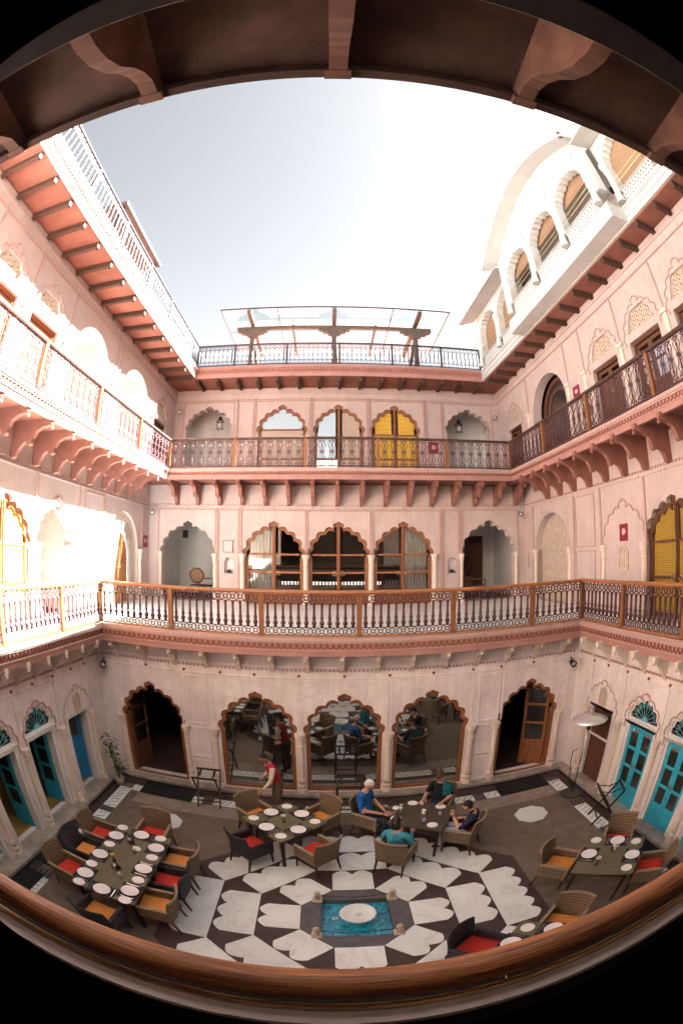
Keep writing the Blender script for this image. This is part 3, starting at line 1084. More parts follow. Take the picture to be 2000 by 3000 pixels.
for W, F in ((wall_l1, F_L1), (wall_r1, F_R1)):
    for u in (7.82, 9.75, 11.18, 5.7, 13.95):
        line_box(W, F, u - .03, u + .03, T1Z, 6.92, .03, TRIM, 'pilaster_strip')
    panel_frame(W, F, 10.05, 11.1, 5.50, 6.88, TRIM, t=.035, pr=.02)
    panel_frame(W, F, 10.05, 11.1, 4.0, 5.42, TRIM, t=.035, pr=.02)
    for u in (7.9, 9.62, 11.42, 13.75, 5.85):
        engaged(W, F, u, T1Z, 5.52, CREAM, .08)
    for u in (7.0, 8.0, 9.75, 11.2, 12.6):
        boss(W, F, u, 6.95, TRIM, .035)
for W, F, c in ((wall_l1, F_L1, 8.75), (wall_r1, F_R1, 8.75)):
    hood(W, F, arch(c, .88, 5.4, 5.50, 6.55), TRIM, .025)

# ---------------- second-floor floor slab, walls
m = MB()
m.box(-12, R2Y + .02, 7.73, 12, 20, 8.03)
m.box(-12, 1.10, 7.73, R2L - .02, R2Y + .02, 8.03)
m.box(R2R + .02, 1.10, 7.73, 12, R2Y + .02, 8.03)
struct('balcony_floor', m, SOFFIT)
B2 = dict(group='second floor balcony edges with stone brackets')
t2b, L2b = fascia('balcony', 'shaded second floor balcony edge across the back on curved brackets', 'balcony', (R2L, R2Y), (R2R, R2Y), 7.69, 8.05, TERRA, TERRA_D, top=TRIM, **B2)
t2l, L2l = fascia('balcony', 'sunlit cream second floor balcony edge along the wall with open round arches', 'balcony', (R2L, 1.07), (R2L, R2Y), 7.69, 8.05, TERRA_LIT, TERRA_D, top=TERRA_LIT, **B2)
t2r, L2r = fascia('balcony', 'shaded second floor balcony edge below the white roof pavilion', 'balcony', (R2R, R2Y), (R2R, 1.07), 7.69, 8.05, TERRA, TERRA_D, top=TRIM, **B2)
bm = MB()
bm.prism([(0, 7.73), (1.02, 7.73), (1.02, 7.64), (.98, 7.60), (.93, 7.58), (.80, 7.57), (.66, 7.50), (.58, 7.38), (.56, 7.28), (.50, 7.24), (.44, 7.27), (.40, 7.33),
          (.28, 7.26), (.20, 7.16), (.16, 7.05), (.04, 7.02), (0, 7.03)], -.055, .055, (), 'yz')
bm.lathe([(0, -.06), (.04, -.03), (.04, 0), (.02, .03), (.035, .05), (.02, .09)], 6, (0, 1.02, 7.56))
bme2 = bm.mesh('bracket', BRACKET)
bml = bm.mesh('bracket', BRACKET)
for i in range(16):
    u = -5.22 + i * .748
    put('bracket', bme2, t2b, (u - R2L, W1Y - R2Y, 0), PI)
for i in range(15):
    put('bracket', bme2, t2l, (12.65 - .84 * i - 1.07, R2L - W1L, 0), PI)
    put('bracket', bme2, t2r, (R2Y - (12.65 - .84 * i), W1R - R2R, 0), PI)

Z2a, Z2b = 8.03, 11.78
W2C = [-2.0, .12, 2.22]
h = [arch(cx, .90, Z2a + .001, 9.95, 11.10) for cx in W2C] + [arch(-4.88, .90, Z2a + .001, 10.1, 11.1), arch(5.14, .90, Z2a + .001, 10.1, 11.06)]
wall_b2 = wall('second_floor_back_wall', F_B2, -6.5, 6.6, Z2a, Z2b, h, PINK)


def jali_trap(c):
    return [(c - .58, 10.22), (c - .46, 10.52), (c - .30, 10.72), (c + .30, 10.72), (c + .46, 10.52), (c + .58, 10.22)]


D2L = [7.08, 5.22, 15.2]
D2R = [6.87, 8.74, 5.0, 15.05]
h = [arch(9.55, 1.05, Z2a + .001, 10.0, 10.98, n=0), arch(12.72, 1.12, Z2a + .001, 10.0, 11.02, n=0)]
for c in D2L:
    h += [rect(c - .62, Z2a + .001, c + .62, 10.05), jali_trap(c)]
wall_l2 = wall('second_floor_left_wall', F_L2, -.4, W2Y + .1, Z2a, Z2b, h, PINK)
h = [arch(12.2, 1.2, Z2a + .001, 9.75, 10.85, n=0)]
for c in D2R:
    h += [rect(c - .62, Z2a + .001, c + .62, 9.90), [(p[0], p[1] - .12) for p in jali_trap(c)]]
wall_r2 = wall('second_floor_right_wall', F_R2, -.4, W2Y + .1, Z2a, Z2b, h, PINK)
for W, F, lo, hi in ((wall_b2, F_B2, -6.25, 6.35), (wall_l2, F_L2, .2, 16.75), (wall_r2, F_R2, .2, 16.75)):
    line_box(W, F, lo, hi, 11.30, 11.335, .03, TRIM, 'string_course')
    line_box(W, F, lo, hi, 11.55, 11.60, .03, PINK, 'upper_string_course')
for W, F, us in ((wall_l2, F_L2, (6.15, 8.1, 11.0, 11.3, 14.25, 4.25)), (wall_r2, F_R2, (5.9, 7.85, 9.75, 10.75, 13.7, 4.0))):
    for u in us:
        line_box(W, F, u - .025, u + .025, 10.05, 11.30, .025, TRIM, 'pilaster_strip')
        line_box(W, F, u - .07, u + .07, 8.05, 9.95, .06, CREAM, 'pier')
        line_box(W, F, u - .12, u + .12, 9.96, 10.04, .09, CREAM, 'pier_cap')
        boss(W, F, u, 11.32, TRIM, .035)
for c in D2L:
    hood(wall_l2, F_L2, arch(c, .74, 10.0, 10.05, 11.02, n=4), TRIM, .022)
for c in D2R:
    hood(wall_r2, F_R2, arch(c, .74, 9.85, 9.9, 10.88, n=4), TRIM, .022)
for x0, x1 in ((-3.03, -.96), (-.86, 1.18), (1.28, 3.36), (-3.72, -3.10), (3.44, 4.05), (-5.95, -3.86), (4.12, 6.15)):
    panel_top(wall_b2, F_B2, x0, x1, 8.1, 11.26, TRIM, t=.03, pr=.03)
for u in (-3.06, -3.76, 3.40, 4.08, -.91, 1.23):
    line_box(wall_b2, F_B2, u - .025, u + .025, 8.1, 11.28, .03, TRIM, 'pilaster_strip')
    boss(wall_b2, F_B2, u, 11.32, TERRA_D, .035)

# rooms behind the upper openings
room('left_alcove', F_B1, -6.1, -3.6, T1Z, 7.2, .33, 3.0, ROOMW, MARB)
room('right_alcove', F_B1, 3.8, 6.3, T1Z, 7.2, .33, 3.0, ROOMW, MARB)
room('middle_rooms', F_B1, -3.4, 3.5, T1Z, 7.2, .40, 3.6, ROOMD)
room('upper_left_alcove', F_B2, -6.1, -3.7, 8.04, 11.5, .33, 1.7, ROOMW)
room('upper_right_alcove', F_B2, 4.0, 6.4, 8.04, 11.5, .33, 1.7, ROOMW)
room('side_passage', F_L1, 7.75, 9.75, T1Z, 7.2, .33, 3.4, CREAM)
room('side_passage', F_L1, 3.7, 5.5, T1Z, 7.2, .33, 1.6, CREAM)
room('upper_passage', F_L2, 8.4, 10.8, 8.04, 11.3, .33, 3.0, CREAM)
room('upper_passage', F_L2, 11.5, 14.0, 8.04, 11.3, .33, 3.0, CREAM)
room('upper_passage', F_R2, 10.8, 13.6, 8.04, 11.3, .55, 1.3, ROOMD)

# ---------------- roof: slab, eaves on timber beams
m = MB()
m.box(-12, RRY + .02, 11.80, 12, 26, 12.26)
m.box(-12, -6, 11.80, RRL - .02, RRY + .02, 12.26)
m.prism([(RRR + .06, RRY + .02), (RRR + .06 + .0284 * (RRY + 6), -6), (12, -6), (12, RRY + .02)], 11.80, 12.26, (), 'xy')
struct('roof_slab', m, SOFFIT)
ER = dict(group='roof eaves on timber beams')
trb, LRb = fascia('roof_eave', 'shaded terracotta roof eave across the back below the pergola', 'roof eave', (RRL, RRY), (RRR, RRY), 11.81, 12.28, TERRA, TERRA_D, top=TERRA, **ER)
trl, LRl = fascia('roof_eave', 'sunlit cream roof eave on the side of the white roof railing', 'roof eave', (RRL, .8), (RRL, RRY), 11.81, 12.28, TERRA_LIT, TERRA_D, top=TERRA_LIT, **ER)
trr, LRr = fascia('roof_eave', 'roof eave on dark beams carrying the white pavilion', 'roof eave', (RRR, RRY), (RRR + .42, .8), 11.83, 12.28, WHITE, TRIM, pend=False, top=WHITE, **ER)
be = MB()
be.box(-.055, 0, 11.66, .055, 1.02, 11.80)
be.lathe([(0, -.07), (.05, -.03), (.05, 0), (.03, .03), (.045, .05), (.03, .09)], 6, (0, 1.0, 11.66))
bee = be.mesh('beam', BEAM)
for i in range(15):
    u = -5.15 + i * .755
    put('beam', bee, trb, (u - RRL, W2Y - RRY - .15, 0), PI)
for i in range(19):
    yy = 15.2 - .835 * i
    put('beam', bee, trl, (yy - .8, RRL - W2L - .02, 0), PI)
    dd = W2R - RRR - .0284 * (RRY - yy)
    put('beam', bee, trr, (RRY - yy, dd, 0), PI).scale = (1, (dd - .04) / 1.06, 1)

# building behind the side walls, so that light only enters where it can
m = MB()
m.box(-12.3, -6, -.3, -12, 26, 12.26)
m.box(12, -6, -.3, 12.3, 26, 12.26)
m.box(-12, 22.0, -.3, 12, 22.3, 12.26)
struct('outer_walls', m, ROOMT)

# ================================================================ RAILINGS
def lace_cells(m, x0, w, n, z0, z1, r=.0085):
    c = w / n
    zc = (z0 + z1) / 2
    rr = min(c, z1 - z0) * .30
    for i in range(n):
        cx = x0 + (i + .5) * c
        m.tube([(cx + rr * math.cos(a * PI / 3), 0, zc + rr * math.sin(a * PI / 3)) for a in range(6)], r, 4, closed=True)
        m.tube([(cx - c / 2, 0, z0), (cx - rr * .6, 0, zc - rr * .6), (cx - c * .30, 0, zc + rr), (cx - c / 2, 0, z1)], r, 4, cap=False)
        m.tube([(cx + c / 2, 0, z0), (cx + rr * .6, 0, zc - rr * .6), (cx + c * .30, 0, zc + rr), (cx + c / 2, 0, z1)], r, 4, cap=False)


BAL_MEI = {}


def baluster_mesh(kind):
    if kind in BAL_MEI: return BAL_MEI[kind]
    m = MB()
    if kind == 'turned':
        H = .52
        prof = [(.030, 0), (.034, .02), (.028, .05), (.046, .07), (.044, .12), (.026, .14), (.034, .18), (.036, .22), (.022, .25), (.030, .27), (.024, .29), (.024, .46), (.030, .49), (.034, H)]
        m.lathe(prof, 7)
        me = m.mesh('baluster', IRON, True)
    elif kind == 'thin':
        H = .46
        m.lathe([(.024, 0), (.034, .03), (.022, .06), (.022, .20), (.036, .23), (.022, .26), (.020, .43), (.030, H)], 5)
        me = m.mesh('baluster', IRON_D, True)
    elif kind == 'thin_white':
        H = .46
        m.lathe([(.024, 0), (.034, .03), (.022, .06), (.022, .20), (.036, .23), (.022, .26), (.020, .43), (.030, H)], 5)
        me = m.mesh('baluster', RAIL_G, True)
    else:
        # ornate cast panel: centre stem, rosette, scrolled sides
        H = .80
        r = .011
        for sx in (-1, 1):
            m.tube([(sx * .10, 0, 0), (sx * .10, 0, .06), (sx * .045, 0, .12), (sx * .10, 0, .18), (sx * .10, 0, .23), (sx * .055, 0, .28), (sx * .05, 0, .38), (sx * .085, 0, .42), (sx * .05, 0, .46),
                    (sx * .055, 0, .54), (sx * .10, 0, .60), (sx * .10, 0, .65), (sx * .045, 0, .70), (sx * .10, 0, .75), (sx * .10, 0, H)], r, 4, cap=False)
            m.tube([(0, 0, .02), (sx * .06, 0, .05), (sx * .02, 0, .10), (0, 0, .13)], r * .9, 4, cap=False)
            m.tube([(0, 0, H - .02), (sx * .06, 0, H - .05), (sx * .02, 0, H - .10), (0, 0, H - .13)], r * .9, 4, cap=False)
        m.tube([(0, 0, .12), (0, 0, .70)], [.016, .012], 4, cap=False)
        m.lathe([(0, .14), (.028, .18), (.010, .25)], 5)
        m.lathe([(.010, .55), (.028, .62), (0, .68)], 5)
        for k in range(6):
            a = k * PI / 3
            m.ball((.035 * math.cos(a), 0, .42 + .035 * math.sin(a)), .020, 5, 3)
        for z in (.005, .055, H - .055, H - .005):
            m.box(-.11, -.008, z - .006, .11, .008, z + .006)
        me = m.mesh('baluster', IRON)
    BAL_MEI[kind] = me
    return me


LACE = {}


def railing(label, p0, p1, posts, z0, z1, style, nb, group, corner=(True, True)):
    """posts: distances along the run; nb: balusters for a full bay"""
    p0 = Vector(p0); p1 = Vector(p1)
    d = p1 - p0
    Ln = d.length
    t = thing('railing', label, 'railing', (p0.x, p0.y, 0), math.atan2(d.y, d.x), group)
    H = z1 - z0
    if style == 'turned':
        hm, pm, im, bh, top = RAILW, POSTW, IRON, .52, .16
    elif style == 'ornate':
        hm, pm, im, bh, top = BEAM, POSTW, IRON, .80, 0
    elif style == 'thin_white':
        hm, pm, im, bh, top = IRON_D, RAIL_G, RAIL_G, .46, .15
    else:
        hm, pm, im, bh, top = IRON_D, IRON_D, IRON_D, .46, .15
    m = MB()
    w = .055 if style in ('turned', 'ornate') else .042
    hgt = .075 if style in ('turned', 'ornate') else .06
    m.prism([(-w, z1 - hgt * .6), (-w * .8, z1 - hgt * .15), (-w * .3, z1), (w * .3, z1), (w * .8, z1 - hgt * .15), (w, z1 - hgt * .6), (w * .7, z1 - hgt), (-w * .7, z1 - hgt)], -.03, Ln + .03, (), 'yz')
    obj('handrail', m, hm, t)
    m = MB()
    m.box(0, -.02, z0, Ln, .02, z0 + .035)
    obj('foot_rail', m, im if style != 'turned' else hm, t)
    pme = MB()
    pw = .045 if style in ('turned', 'ornate') else .034
    pme.box(-pw, -pw, z0, pw, pw, z1 - hgt * .9)
    pme = pme.mesh('post', pm)
    for s in posts:
        put('post', pme, t, (s, 0, 0))
    zb = z0 + .035
    zt = z1 - hgt
    bm_ = baluster_mesh(style)
    full = max(b - a for a, b in zip(posts[:-1], posts[1:]))
    for a, b in zip(posts[:-1], posts[1:]):
        w_ = b - a - 2 * pw
        if w_ < .15: continue
        n = max(2, round(nb * w_ / (full - 2 * pw)))
        if style == 'ornate':
            zz = zb
            for i in range(n):
                o = put('baluster', bm_, t, (a + pw + (i + .5) * w_ / n, 0, zz))
                o.scale = (1, 1, (zt - zb) / bh)
            continue
        lb = .13
        tb = .15
        key = (style, n, round(z0, 2))
        W0 = 1.7 * n / nb
        if key not in LACE:
            m = MB()
            lace_cells(m, 0, W0, n, zb, zb + lb, .010 if style == 'turned' else .0105)
            m.box(0, -.008, zb + lb, W0, .008, zb + lb + .014)
            l1 = m.mesh('lower_lace', im)
            m = MB()
            lace_cells(m, 0, W0, n, zt - tb, zt, .0125 if style == 'turned' else .012)
            m.box(0, -.008, zt - tb - .014, W0, .008, zt - tb)
            LACE[key] = (l1, m.mesh('upper_lace', im))
        for nm, me in zip(('lower_lace', 'upper_lace'), LACE[key]):
            o = put(nm, me, t, (a + pw, 0, 0))
            o.scale = (w_ / W0, 1, 1)
        z_ = zb + lb + .014
        hh = zt - tb - .014 - z_
        for i in range(n):
            o = put('baluster', bm_, t, (a + pw + (i + .5) * w_ / n, 0, z_))
            o.scale = (1, 1, hh / bh)
    return t


G1 = 'first floor railings round the courtyard'
railing('long wooden topped first floor railing of turned maroon balusters across the back', (R1L, R1Y), (R1R, R1Y), [0, 1.66, 3.50, 5.34, 7.16, 8.90, R1R - R1L], 3.935, 4.83, 'turned', 12, G1)
railing('first floor railing in front of the sunlit yellow window, above the open teal doors', (R1L, .42), (R1L, R1Y), [0, 1.1, 3.0, 4.75, 6.65, R1Y - .42], 3.935, 4.83, 'turned', 12, G1)
railing('first floor railing above the closed teal doors and the folding tray stand', (R1R, R1Y), (R1R, .42), [0, 1.63, 3.53, 5.4, 7.2, R1Y - .42], 3.935, 4.83, 'turned', 12, G1)
G2 = 'second floor railings of ornate maroon castings'
railing('ornate second floor railing across the back in front of the blue reflecting windows', (R2L, R2Y), (R2R, R2Y), [0, 2.13, 4.26, 6.39, 8.50, R2R - R2L], 8.055, 8.96, 'ornate', 7, G2)
railing('sunlit ornate second floor railing in front of the open round arches', (R2L, 1.07), (R2L, R2Y), [0, 2.45, 4.93, 7.38, 9.86, R2Y - 1.07], 8.055, 8.96, 'ornate', 9, G2)
railing('shaded ornate second floor railing below the white pavilion side', (R2R, R2Y), (R2R, 1.07), [0, 2.45, 4.93, 7.46, 9.9, R2Y - 1.07], 8.055, 8.96, 'ornate', 9, G2)
G3 = 'thin iron railings on the roof edge'
railing('dark thin iron roof railing across the back below the glass canopy', (RRL, RRY), (RRR - .02, RRY), [0, 1.45, 3.40, 5.32, 7.25, 9.12, RRR - RRL - .02], 12.285, 13.17, 'thin', 11, G3)
railing('white painted lacy roof railing with dark top bar along the sunlit roof edge', (RRL, .8), (RRL, RRY), [0, 2.6, 4.75, 6.9, 9.0, 11.1, 13.1, RRY - .8], 12.285, 13.17, 'thin_white', 13, G3)


# ================================================================ OPENINGS
def clip_top(pts, xa, xb, zr):
    q = [(x, z) for x, z in pts if xa <= x <= xb and z > zr + .01]
    return q + [(q[-1][0], zr), (q[0][0], zr)] if q[-1][1] > zr else q


def studs(m, pts, r=.014):
    for x, y, z in pts:
        m.ball((x, y, z), r, 5, 3)


def ring_handle(parent, x, y, z, r=.055):
    m = MB()
    m.tube([(x + r * math.cos(a * PI / 5), y, z + r * math.sin(a * PI / 5)) for a in range(10)], .012, 5, closed=True)
    m.ball((x, y, z + r), .025, 6, 4)
    return obj('ring_handle', m, BRASS, parent, smooth=True)


def foiled_window(label, F, cx, hw, z0, zs, za, group, fm, panes, mull=True, rows=(), name='window', fw=.105, cat='window', handles=False, d=.07, ztop=None, n=4):
    """timber window that fills a foiled arch. panes: function(col,row)->material"""
    o = F.at(cx, d, 0)
    t = thing(name, label, cat, (o[0], o[1], 0), F.rz, group)
    out = arch(0, hw + .004, z0, zs, za + .003, n=n)
    inn = arch(0, hw - fw, z0 + fw * .9, zs - .02, za - fw * 1.25, n=n)
    m = MB()
    m.prism(out, 0.0, .10, [inn], 'xz')
    obj('frame', m, fm, t)
    mw = .055 if mull else 0
    if mull:
        m = MB()
        m.box(-mw, .02, z0 + fw * .9, mw, .085, za - fw * 1.3)
        m.box(-.022, -.012, z0 + .02, .022, .019, za - fw * 1.25)
        obj('mullion', m, fm, t)
    zr = sorted(rows)
    xi = hw - fw
    for z in zr:
        for sx in ((-1, 1) if mull else (0,)):
            m = MB()
            if mull:
                a, b = sorted((sx * mw, sx * xi))
            else:
                a, b = -xi, xi
            m.box(a, .025, z - .032, b, .08, z + .032)
            obj('glazing_bar', m, fm, t)
    cols = [(-xi, -mw), (mw, xi)] if mull else [(-xi, xi)]
    zz = [z0 + fw * .9] + zr
    for ci, (a, b) in enumerate(cols):
        for ri in range(len(zz)):
            pm_ = panes(ci, ri)
            m = MB()
            if ri < len(zz) - 1:
                m.box(a, .05, zz[ri], b, .058, zz[ri + 1])
            else:
                q = clip_top(inn, a - 1e-4, b + 1e-4, zz[ri])
                m.prism(q, .05, .058, (), 'xz')
            obj('pane', m, pm_, t)
    if mull and rows:
        m = MB()
        pts = [(sx * (hw - fw * .5), -.002, z) for sx in (-1, 1) for z in [z0 + .15 + .28 * k for k in range(int((zs - z0) / .28))]]
        pts += [(sx * (mw + .12 + .28 * k), .022, z) for sx in (-1, 1) for z in zr for k in range(3)]
        ia = arch(0, hw - fw * .5, zs, zs, za - fw * .7, n=n)
        pts += [(x, -.002, z) for x, z in ia[3::4]]
        studs(m, pts)
        obj('stud', m, BRASS, t, kind='stuff')
    if handles:
        for sx in (-1, 1):
            ring_handle(t, sx * .13, .01, zr[0] + .0)
    return t


# ground floor: three big panes of dark mirrored glass
nm = ['behind the waiter', 'in the middle, behind the folded tray stand', 'behind the woman in the teal shawl']
for cx, w in zip(WIN, nm):
    foiled_window('tall foiled window of dark reflecting glass ' + w, F_BG, cx, .80, .10, 1.62, 2.62, 'mirrored ground floor windows', WOOD, lambda c, r: GLASSM, mull=False, rows=(), fw=.085, d=.05)
# first floor: three timber glazed doors
nm = ['with a pale curtain, nearest the alcove with the cane chair', 'without curtains, in the middle of the first floor', 'with a pale curtain, nearest the alcove with the dark door']
for i, (cx, w) in enumerate(zip(W1C, nm)):
    t = foiled_window('studded arched glass door ' + w, F_B1, cx, .93, T1Z + .005, 5.40, 6.56, 'first floor arched glass doors', WOOD, lambda c, r: CLEAR, rows=(4.35, 4.93, 5.50), name='glazed_door', cat='door', handles=False)
    for sx in (-1, 1):
        ring_handle(t, sx * .13, .005, 4.90, .06)
    # low timber panels below the glass
    for sx in (-1, 1):
        m = MB()
        a, b = sorted((sx * .06, sx * .82))
        m.box(a, .03, T1Z + .10, b, .075, 4.32)
        obj('low_panel', m, WOOD, t)
for i, sx in ((0, -1), (2, 1)):
    a, b = sorted((sx * .08, sx * .80))
    m = MB()
    nseg = 22
    top = [(a + (b - a) * k / nseg, .34 + .03 * math.sin(k * 1.9)) for k in range(nseg + 1)]
    vs = [(x, y, z) for z in (T1Z + .02, 6.35) for x, y in top]
    m.add(vs, [(k, k + 1, k + nseg + 2, k + nseg + 1) for k in range(nseg)])
    o = F_B1.at(W1C[i], 0, 0)
    c = obj('curtain', m, CURT, None, (o[0], o[1], 0), F_B1.rz)
    c['label'] = 'pale curtain behind the glass of the arched door ' + ('nearest the cane chair alcove' if i == 0 else 'nearest the dark door alcove')
    c['category'] = 'curtain'
    c['kind'] = 'thing'
    c['group'] = 'curtains of the first floor'
# second floor
nm = ['reflecting blue sky, nearest the first lantern', 'half covered by a beige blind, in the middle', 'with glowing yellow blinds']
for i, (cx, w) in enumerate(zip(W2C, nm)):
    if i == 0:
        pf = lambda c, r: (GLASSS if r == 2 else BEIGE_PANE)  # lower panes paint a beige building reflection as flat colour
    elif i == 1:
        pf = lambda c, r: (GLASSS if c == 0 else BEIGE_PANE)
    else:
        pf = lambda c, r: BLINDY
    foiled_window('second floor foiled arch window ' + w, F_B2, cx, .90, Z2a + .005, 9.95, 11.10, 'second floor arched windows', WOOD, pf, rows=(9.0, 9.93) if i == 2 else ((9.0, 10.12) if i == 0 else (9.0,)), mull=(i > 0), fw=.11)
# side windows with yellow blinds, first floor
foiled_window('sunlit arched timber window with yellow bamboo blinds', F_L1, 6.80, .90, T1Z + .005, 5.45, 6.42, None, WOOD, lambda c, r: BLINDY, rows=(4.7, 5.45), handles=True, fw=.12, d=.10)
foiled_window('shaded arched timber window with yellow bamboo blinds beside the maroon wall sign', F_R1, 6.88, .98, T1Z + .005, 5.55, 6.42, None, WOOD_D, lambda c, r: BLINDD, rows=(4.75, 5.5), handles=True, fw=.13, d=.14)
for F, nmz in ((F_L1, 'sunlit'), (F_R1, 'shaded')):
    c = 4.6 if F is F_L1 else 4.4
    foiled_window('further ' + nmz + ' arched timber window at the edge of the view', F, c, .80, T1Z + .005, 5.50, 6.44, None, WOOD, lambda c, r: GLASSD, rows=(4.75, 5.5), fw=.12, d=.12)


def leaf_parts(t, w, h, mt, side=1, npane=3, pm=None, pw=.085, panel=.26, loc=(0, 0, 0), rz=0.0, knob=True, fr=None):
    """door leaf hinged at local x=0 reaching to x=side*w"""
    m = MB()
    zb = h * panel
    sg = side

    def bx(a, b, c, e, y0=-.02, y1=.02):
        a, b = sorted((a * sg, b * sg))
        m.box(a, y0, c, b, y1, e)
    bx(0, pw, 0, h)
    bx(w - pw, w, 0, h)
    zs = [zb + (h - pw - zb) * k / npane for k in range(npane + 1)]
    bx(pw, w - pw, 0, .10)
    bx(pw, w - pw, zb - .05, zb + .03)
    for z in zs[1:-1]:
        bx(pw, w - pw, z - .03, z + .03)
    bx(pw, w - pw, h - pw, h)
    lf = obj('leaf', m, fr or mt, t, loc, rz)
    m = MB()
    a, b = sorted((pw * sg, (w - pw) * sg))
    m.box(a, -.008, .10, b, .008, zb - .05)
    m.box(a + .035, -.016, .14, b - .035, .016, zb - .09)
    obj('panel', m, mt, lf)
    for k in range(npane):
        z0 = zs[k] + .03
        z1 = zs[k + 1] - (.03 if k < npane - 1 else pw)
        m = MB()
        m.box(a, -.004, z0, b, .004, z1)
        obj('pane', m, pm or GLASSD, lf)
    m = MB()
    pts = [(sg * (pw * .5), y, .15 + .27 * k) for y in (-.022,) for k in range(int(h / .27))] + [(sg * (w - pw * .5), -.022, .15 + .27 * k) for k in range(int(h / .27))]
    studs(m, pts, .010)
    obj('stud', m, BLACK, lf, kind='stuff')
    if knob:
        m = MB()
        x = sg * (w - pw * .5)
        z = zb + (h - zb) * .36
        m.tube([(x + .03 * math.cos(k * PI / 4), -.035, z + .03 * math.sin(k * PI / 4)) for k in range(8)], .008, 5, closed=True)
        m.ball((x, -.03, z + .035), .016, 6, 4)
        obj('handle', m, BRASS, lf, smooth=True)
    return lf


def surround(t, w, h, mt, fw=.075, pr=.06, z0=0.0, top=True):
    for sx in (-1, 1):
        m = MB()
        a, b = sorted((sx * w, sx * (w - fw)))
        m.box(a, -pr * .4, z0, b, .16, h)
        obj('jamb', m, mt, t)
    m = MB()
    m.box(-w - .03, -pr, h, w + .03, .16, h + .075)
    m.box(-w - .05, -pr - .02, h + .076, w + .05, .10, h + .10)
    obj('lintel', m, mt, t)


def fanlight(label, F, cx, hw, z0, za, frame_m):
    o = F.at(cx, .05, 0)
    t = thing('fanlight', label, 'fanlight', (o[0], o[1], 0), F.rz, 'teal traceried fanlights over the ground floor doors')
    out = arch(0, hw, z0, z0 + .0001, za, n=3)
    inn = arch(0, hw - .045, z0 + .03, z0 + .0301, za - .055, n=3)
    m = MB()
    m.prism(out, 0, .07, [inn], 'xz')
    obj('frame', m, frame_m, t)
    m = MB()
    m.prism(inn, .04, .046, (), 'xz')
    obj('pane', m, STAIN, t)
    m = MB()
    R_ = hw - .07
    H_ = za - z0 - .09
    zc = z0 + .03
    for k in range(9):
        a = PI * (k + .5) / 9
        f = .97
        m.tube([(.09 * math.cos(a), .03, zc + .09 * math.sin(a)), (R_ * f * math.cos(a), .03, zc + H_ * f * math.sin(a))], .0065, 4)
    for k in range(8):
        a0 = PI * (k + .5) / 9
        a1 = PI * (k + 1.5) / 9
        am = (a0 + a1) / 2
        P = lambda a, f: (R_ * f * math.cos(a), .028, zc + H_ * f * math.sin(a))
        m.tube([P(a0, .62), P(am, .96), P(a1, .62)], .0055, 4, cap=False)
        m.tube([P(a0, .92), P(am, .68), P(a1, .92)], .0048, 4, cap=False)
    obj('tracery', m, PTEAL, t)
    m = MB()
    m.prism([(.10 * math.cos(PI * k / 8), zc + .10 * math.sin(PI * k / 8)) for k in range(9)], .018, .036, (), 'xz')
    obj('half_rosette', m, PTEAL, t)
    return t


GD = 'teal ground floor double doors'
oname = {6.28: 'nearest the potted plant', 4.87: 'second from the plant', 3.45: 'half hidden by the near handrail', 1.9: 'below the near handrail'}
for y in DG[1:]:
    o = F_LG.at(y, .06, .10)
    t = thing('double_door', 'teal double door standing open with white jambs, ' + oname[y], 'door', o, F_LG.rz, GD)
    surround(t, .52, 1.87, WHITE_P)
    leaf_parts(t, .44, 1.85, TEAL, 1, loc=(-.44, .17, 0), rz=rad(97))
    leaf_parts(t, .44, 1.85, TEAL, -1, loc=(.44, .17, 0), rz=rad(-88))
    fanlight('stained fanlight with teal tracery over the open door ' + oname[y], F_LG, y, .50, 2.06, 2.595, WHITE_P)
oname = {6.28: 'behind the folding tray stand', 4.87: 'behind the small laid table', 3.45: 'almost hidden by the near handrail', 1.9: 'below the near handrail end'}
for y in DG[1:]:
    o = F_RG.at(y, .06, .10)
    t = thing('double_door', 'closed teal double door with six dark panes, ' + oname[y], 'door', o, F_RG.rz, GD)
    surround(t, .52, 1.87, WHITE_P)
    leaf_parts(t, .438, 1.85, TEAL, 1, loc=(-.44, .03, 0))
    leaf_parts(t, .438, 1.85, TEAL, -1, loc=(.44, .03, 0))
    fanlight('stained fanlight with teal tracery over the closed door ' + oname[y], F_RG, y, .50, 2.06, 2.595, WHITE_P)
# plain doors next to the corners
o = F_LG.at(7.86, .06, .10)
t = thing('panel_door', 'deep blue panelled door opened inwards beside the corner plant', 'door', o, F_LG.rz)
surround(t, .47, 1.87, WHITE_P, fw=.05)
leaf_parts(t, .80, 1.84, BLUE, -1, npane=1, panel=.62, loc=(.40, .20, 0), rz=rad(-38), pw=.10)
o = F_RG.at(7.86, .06, .10)
t = thing('plank_door', 'closed brown plank door with a pale bar behind the patio heater', 'door', o, F_RG.rz)
surround(t, .47, 1.87, PINK_LOW, fw=.04)
for k in range(4):
    m = MB()
    m.box(-.42 + k * .21, .05, 0, -.42 + k * .21 + .205, .09, 1.86)
    obj('plank', m, WOOD_D, t)
m = MB()
m.box(-.43, .02, 1.12, .43, .049, 1.165)
obj('bar', m, WHITE_P, t)


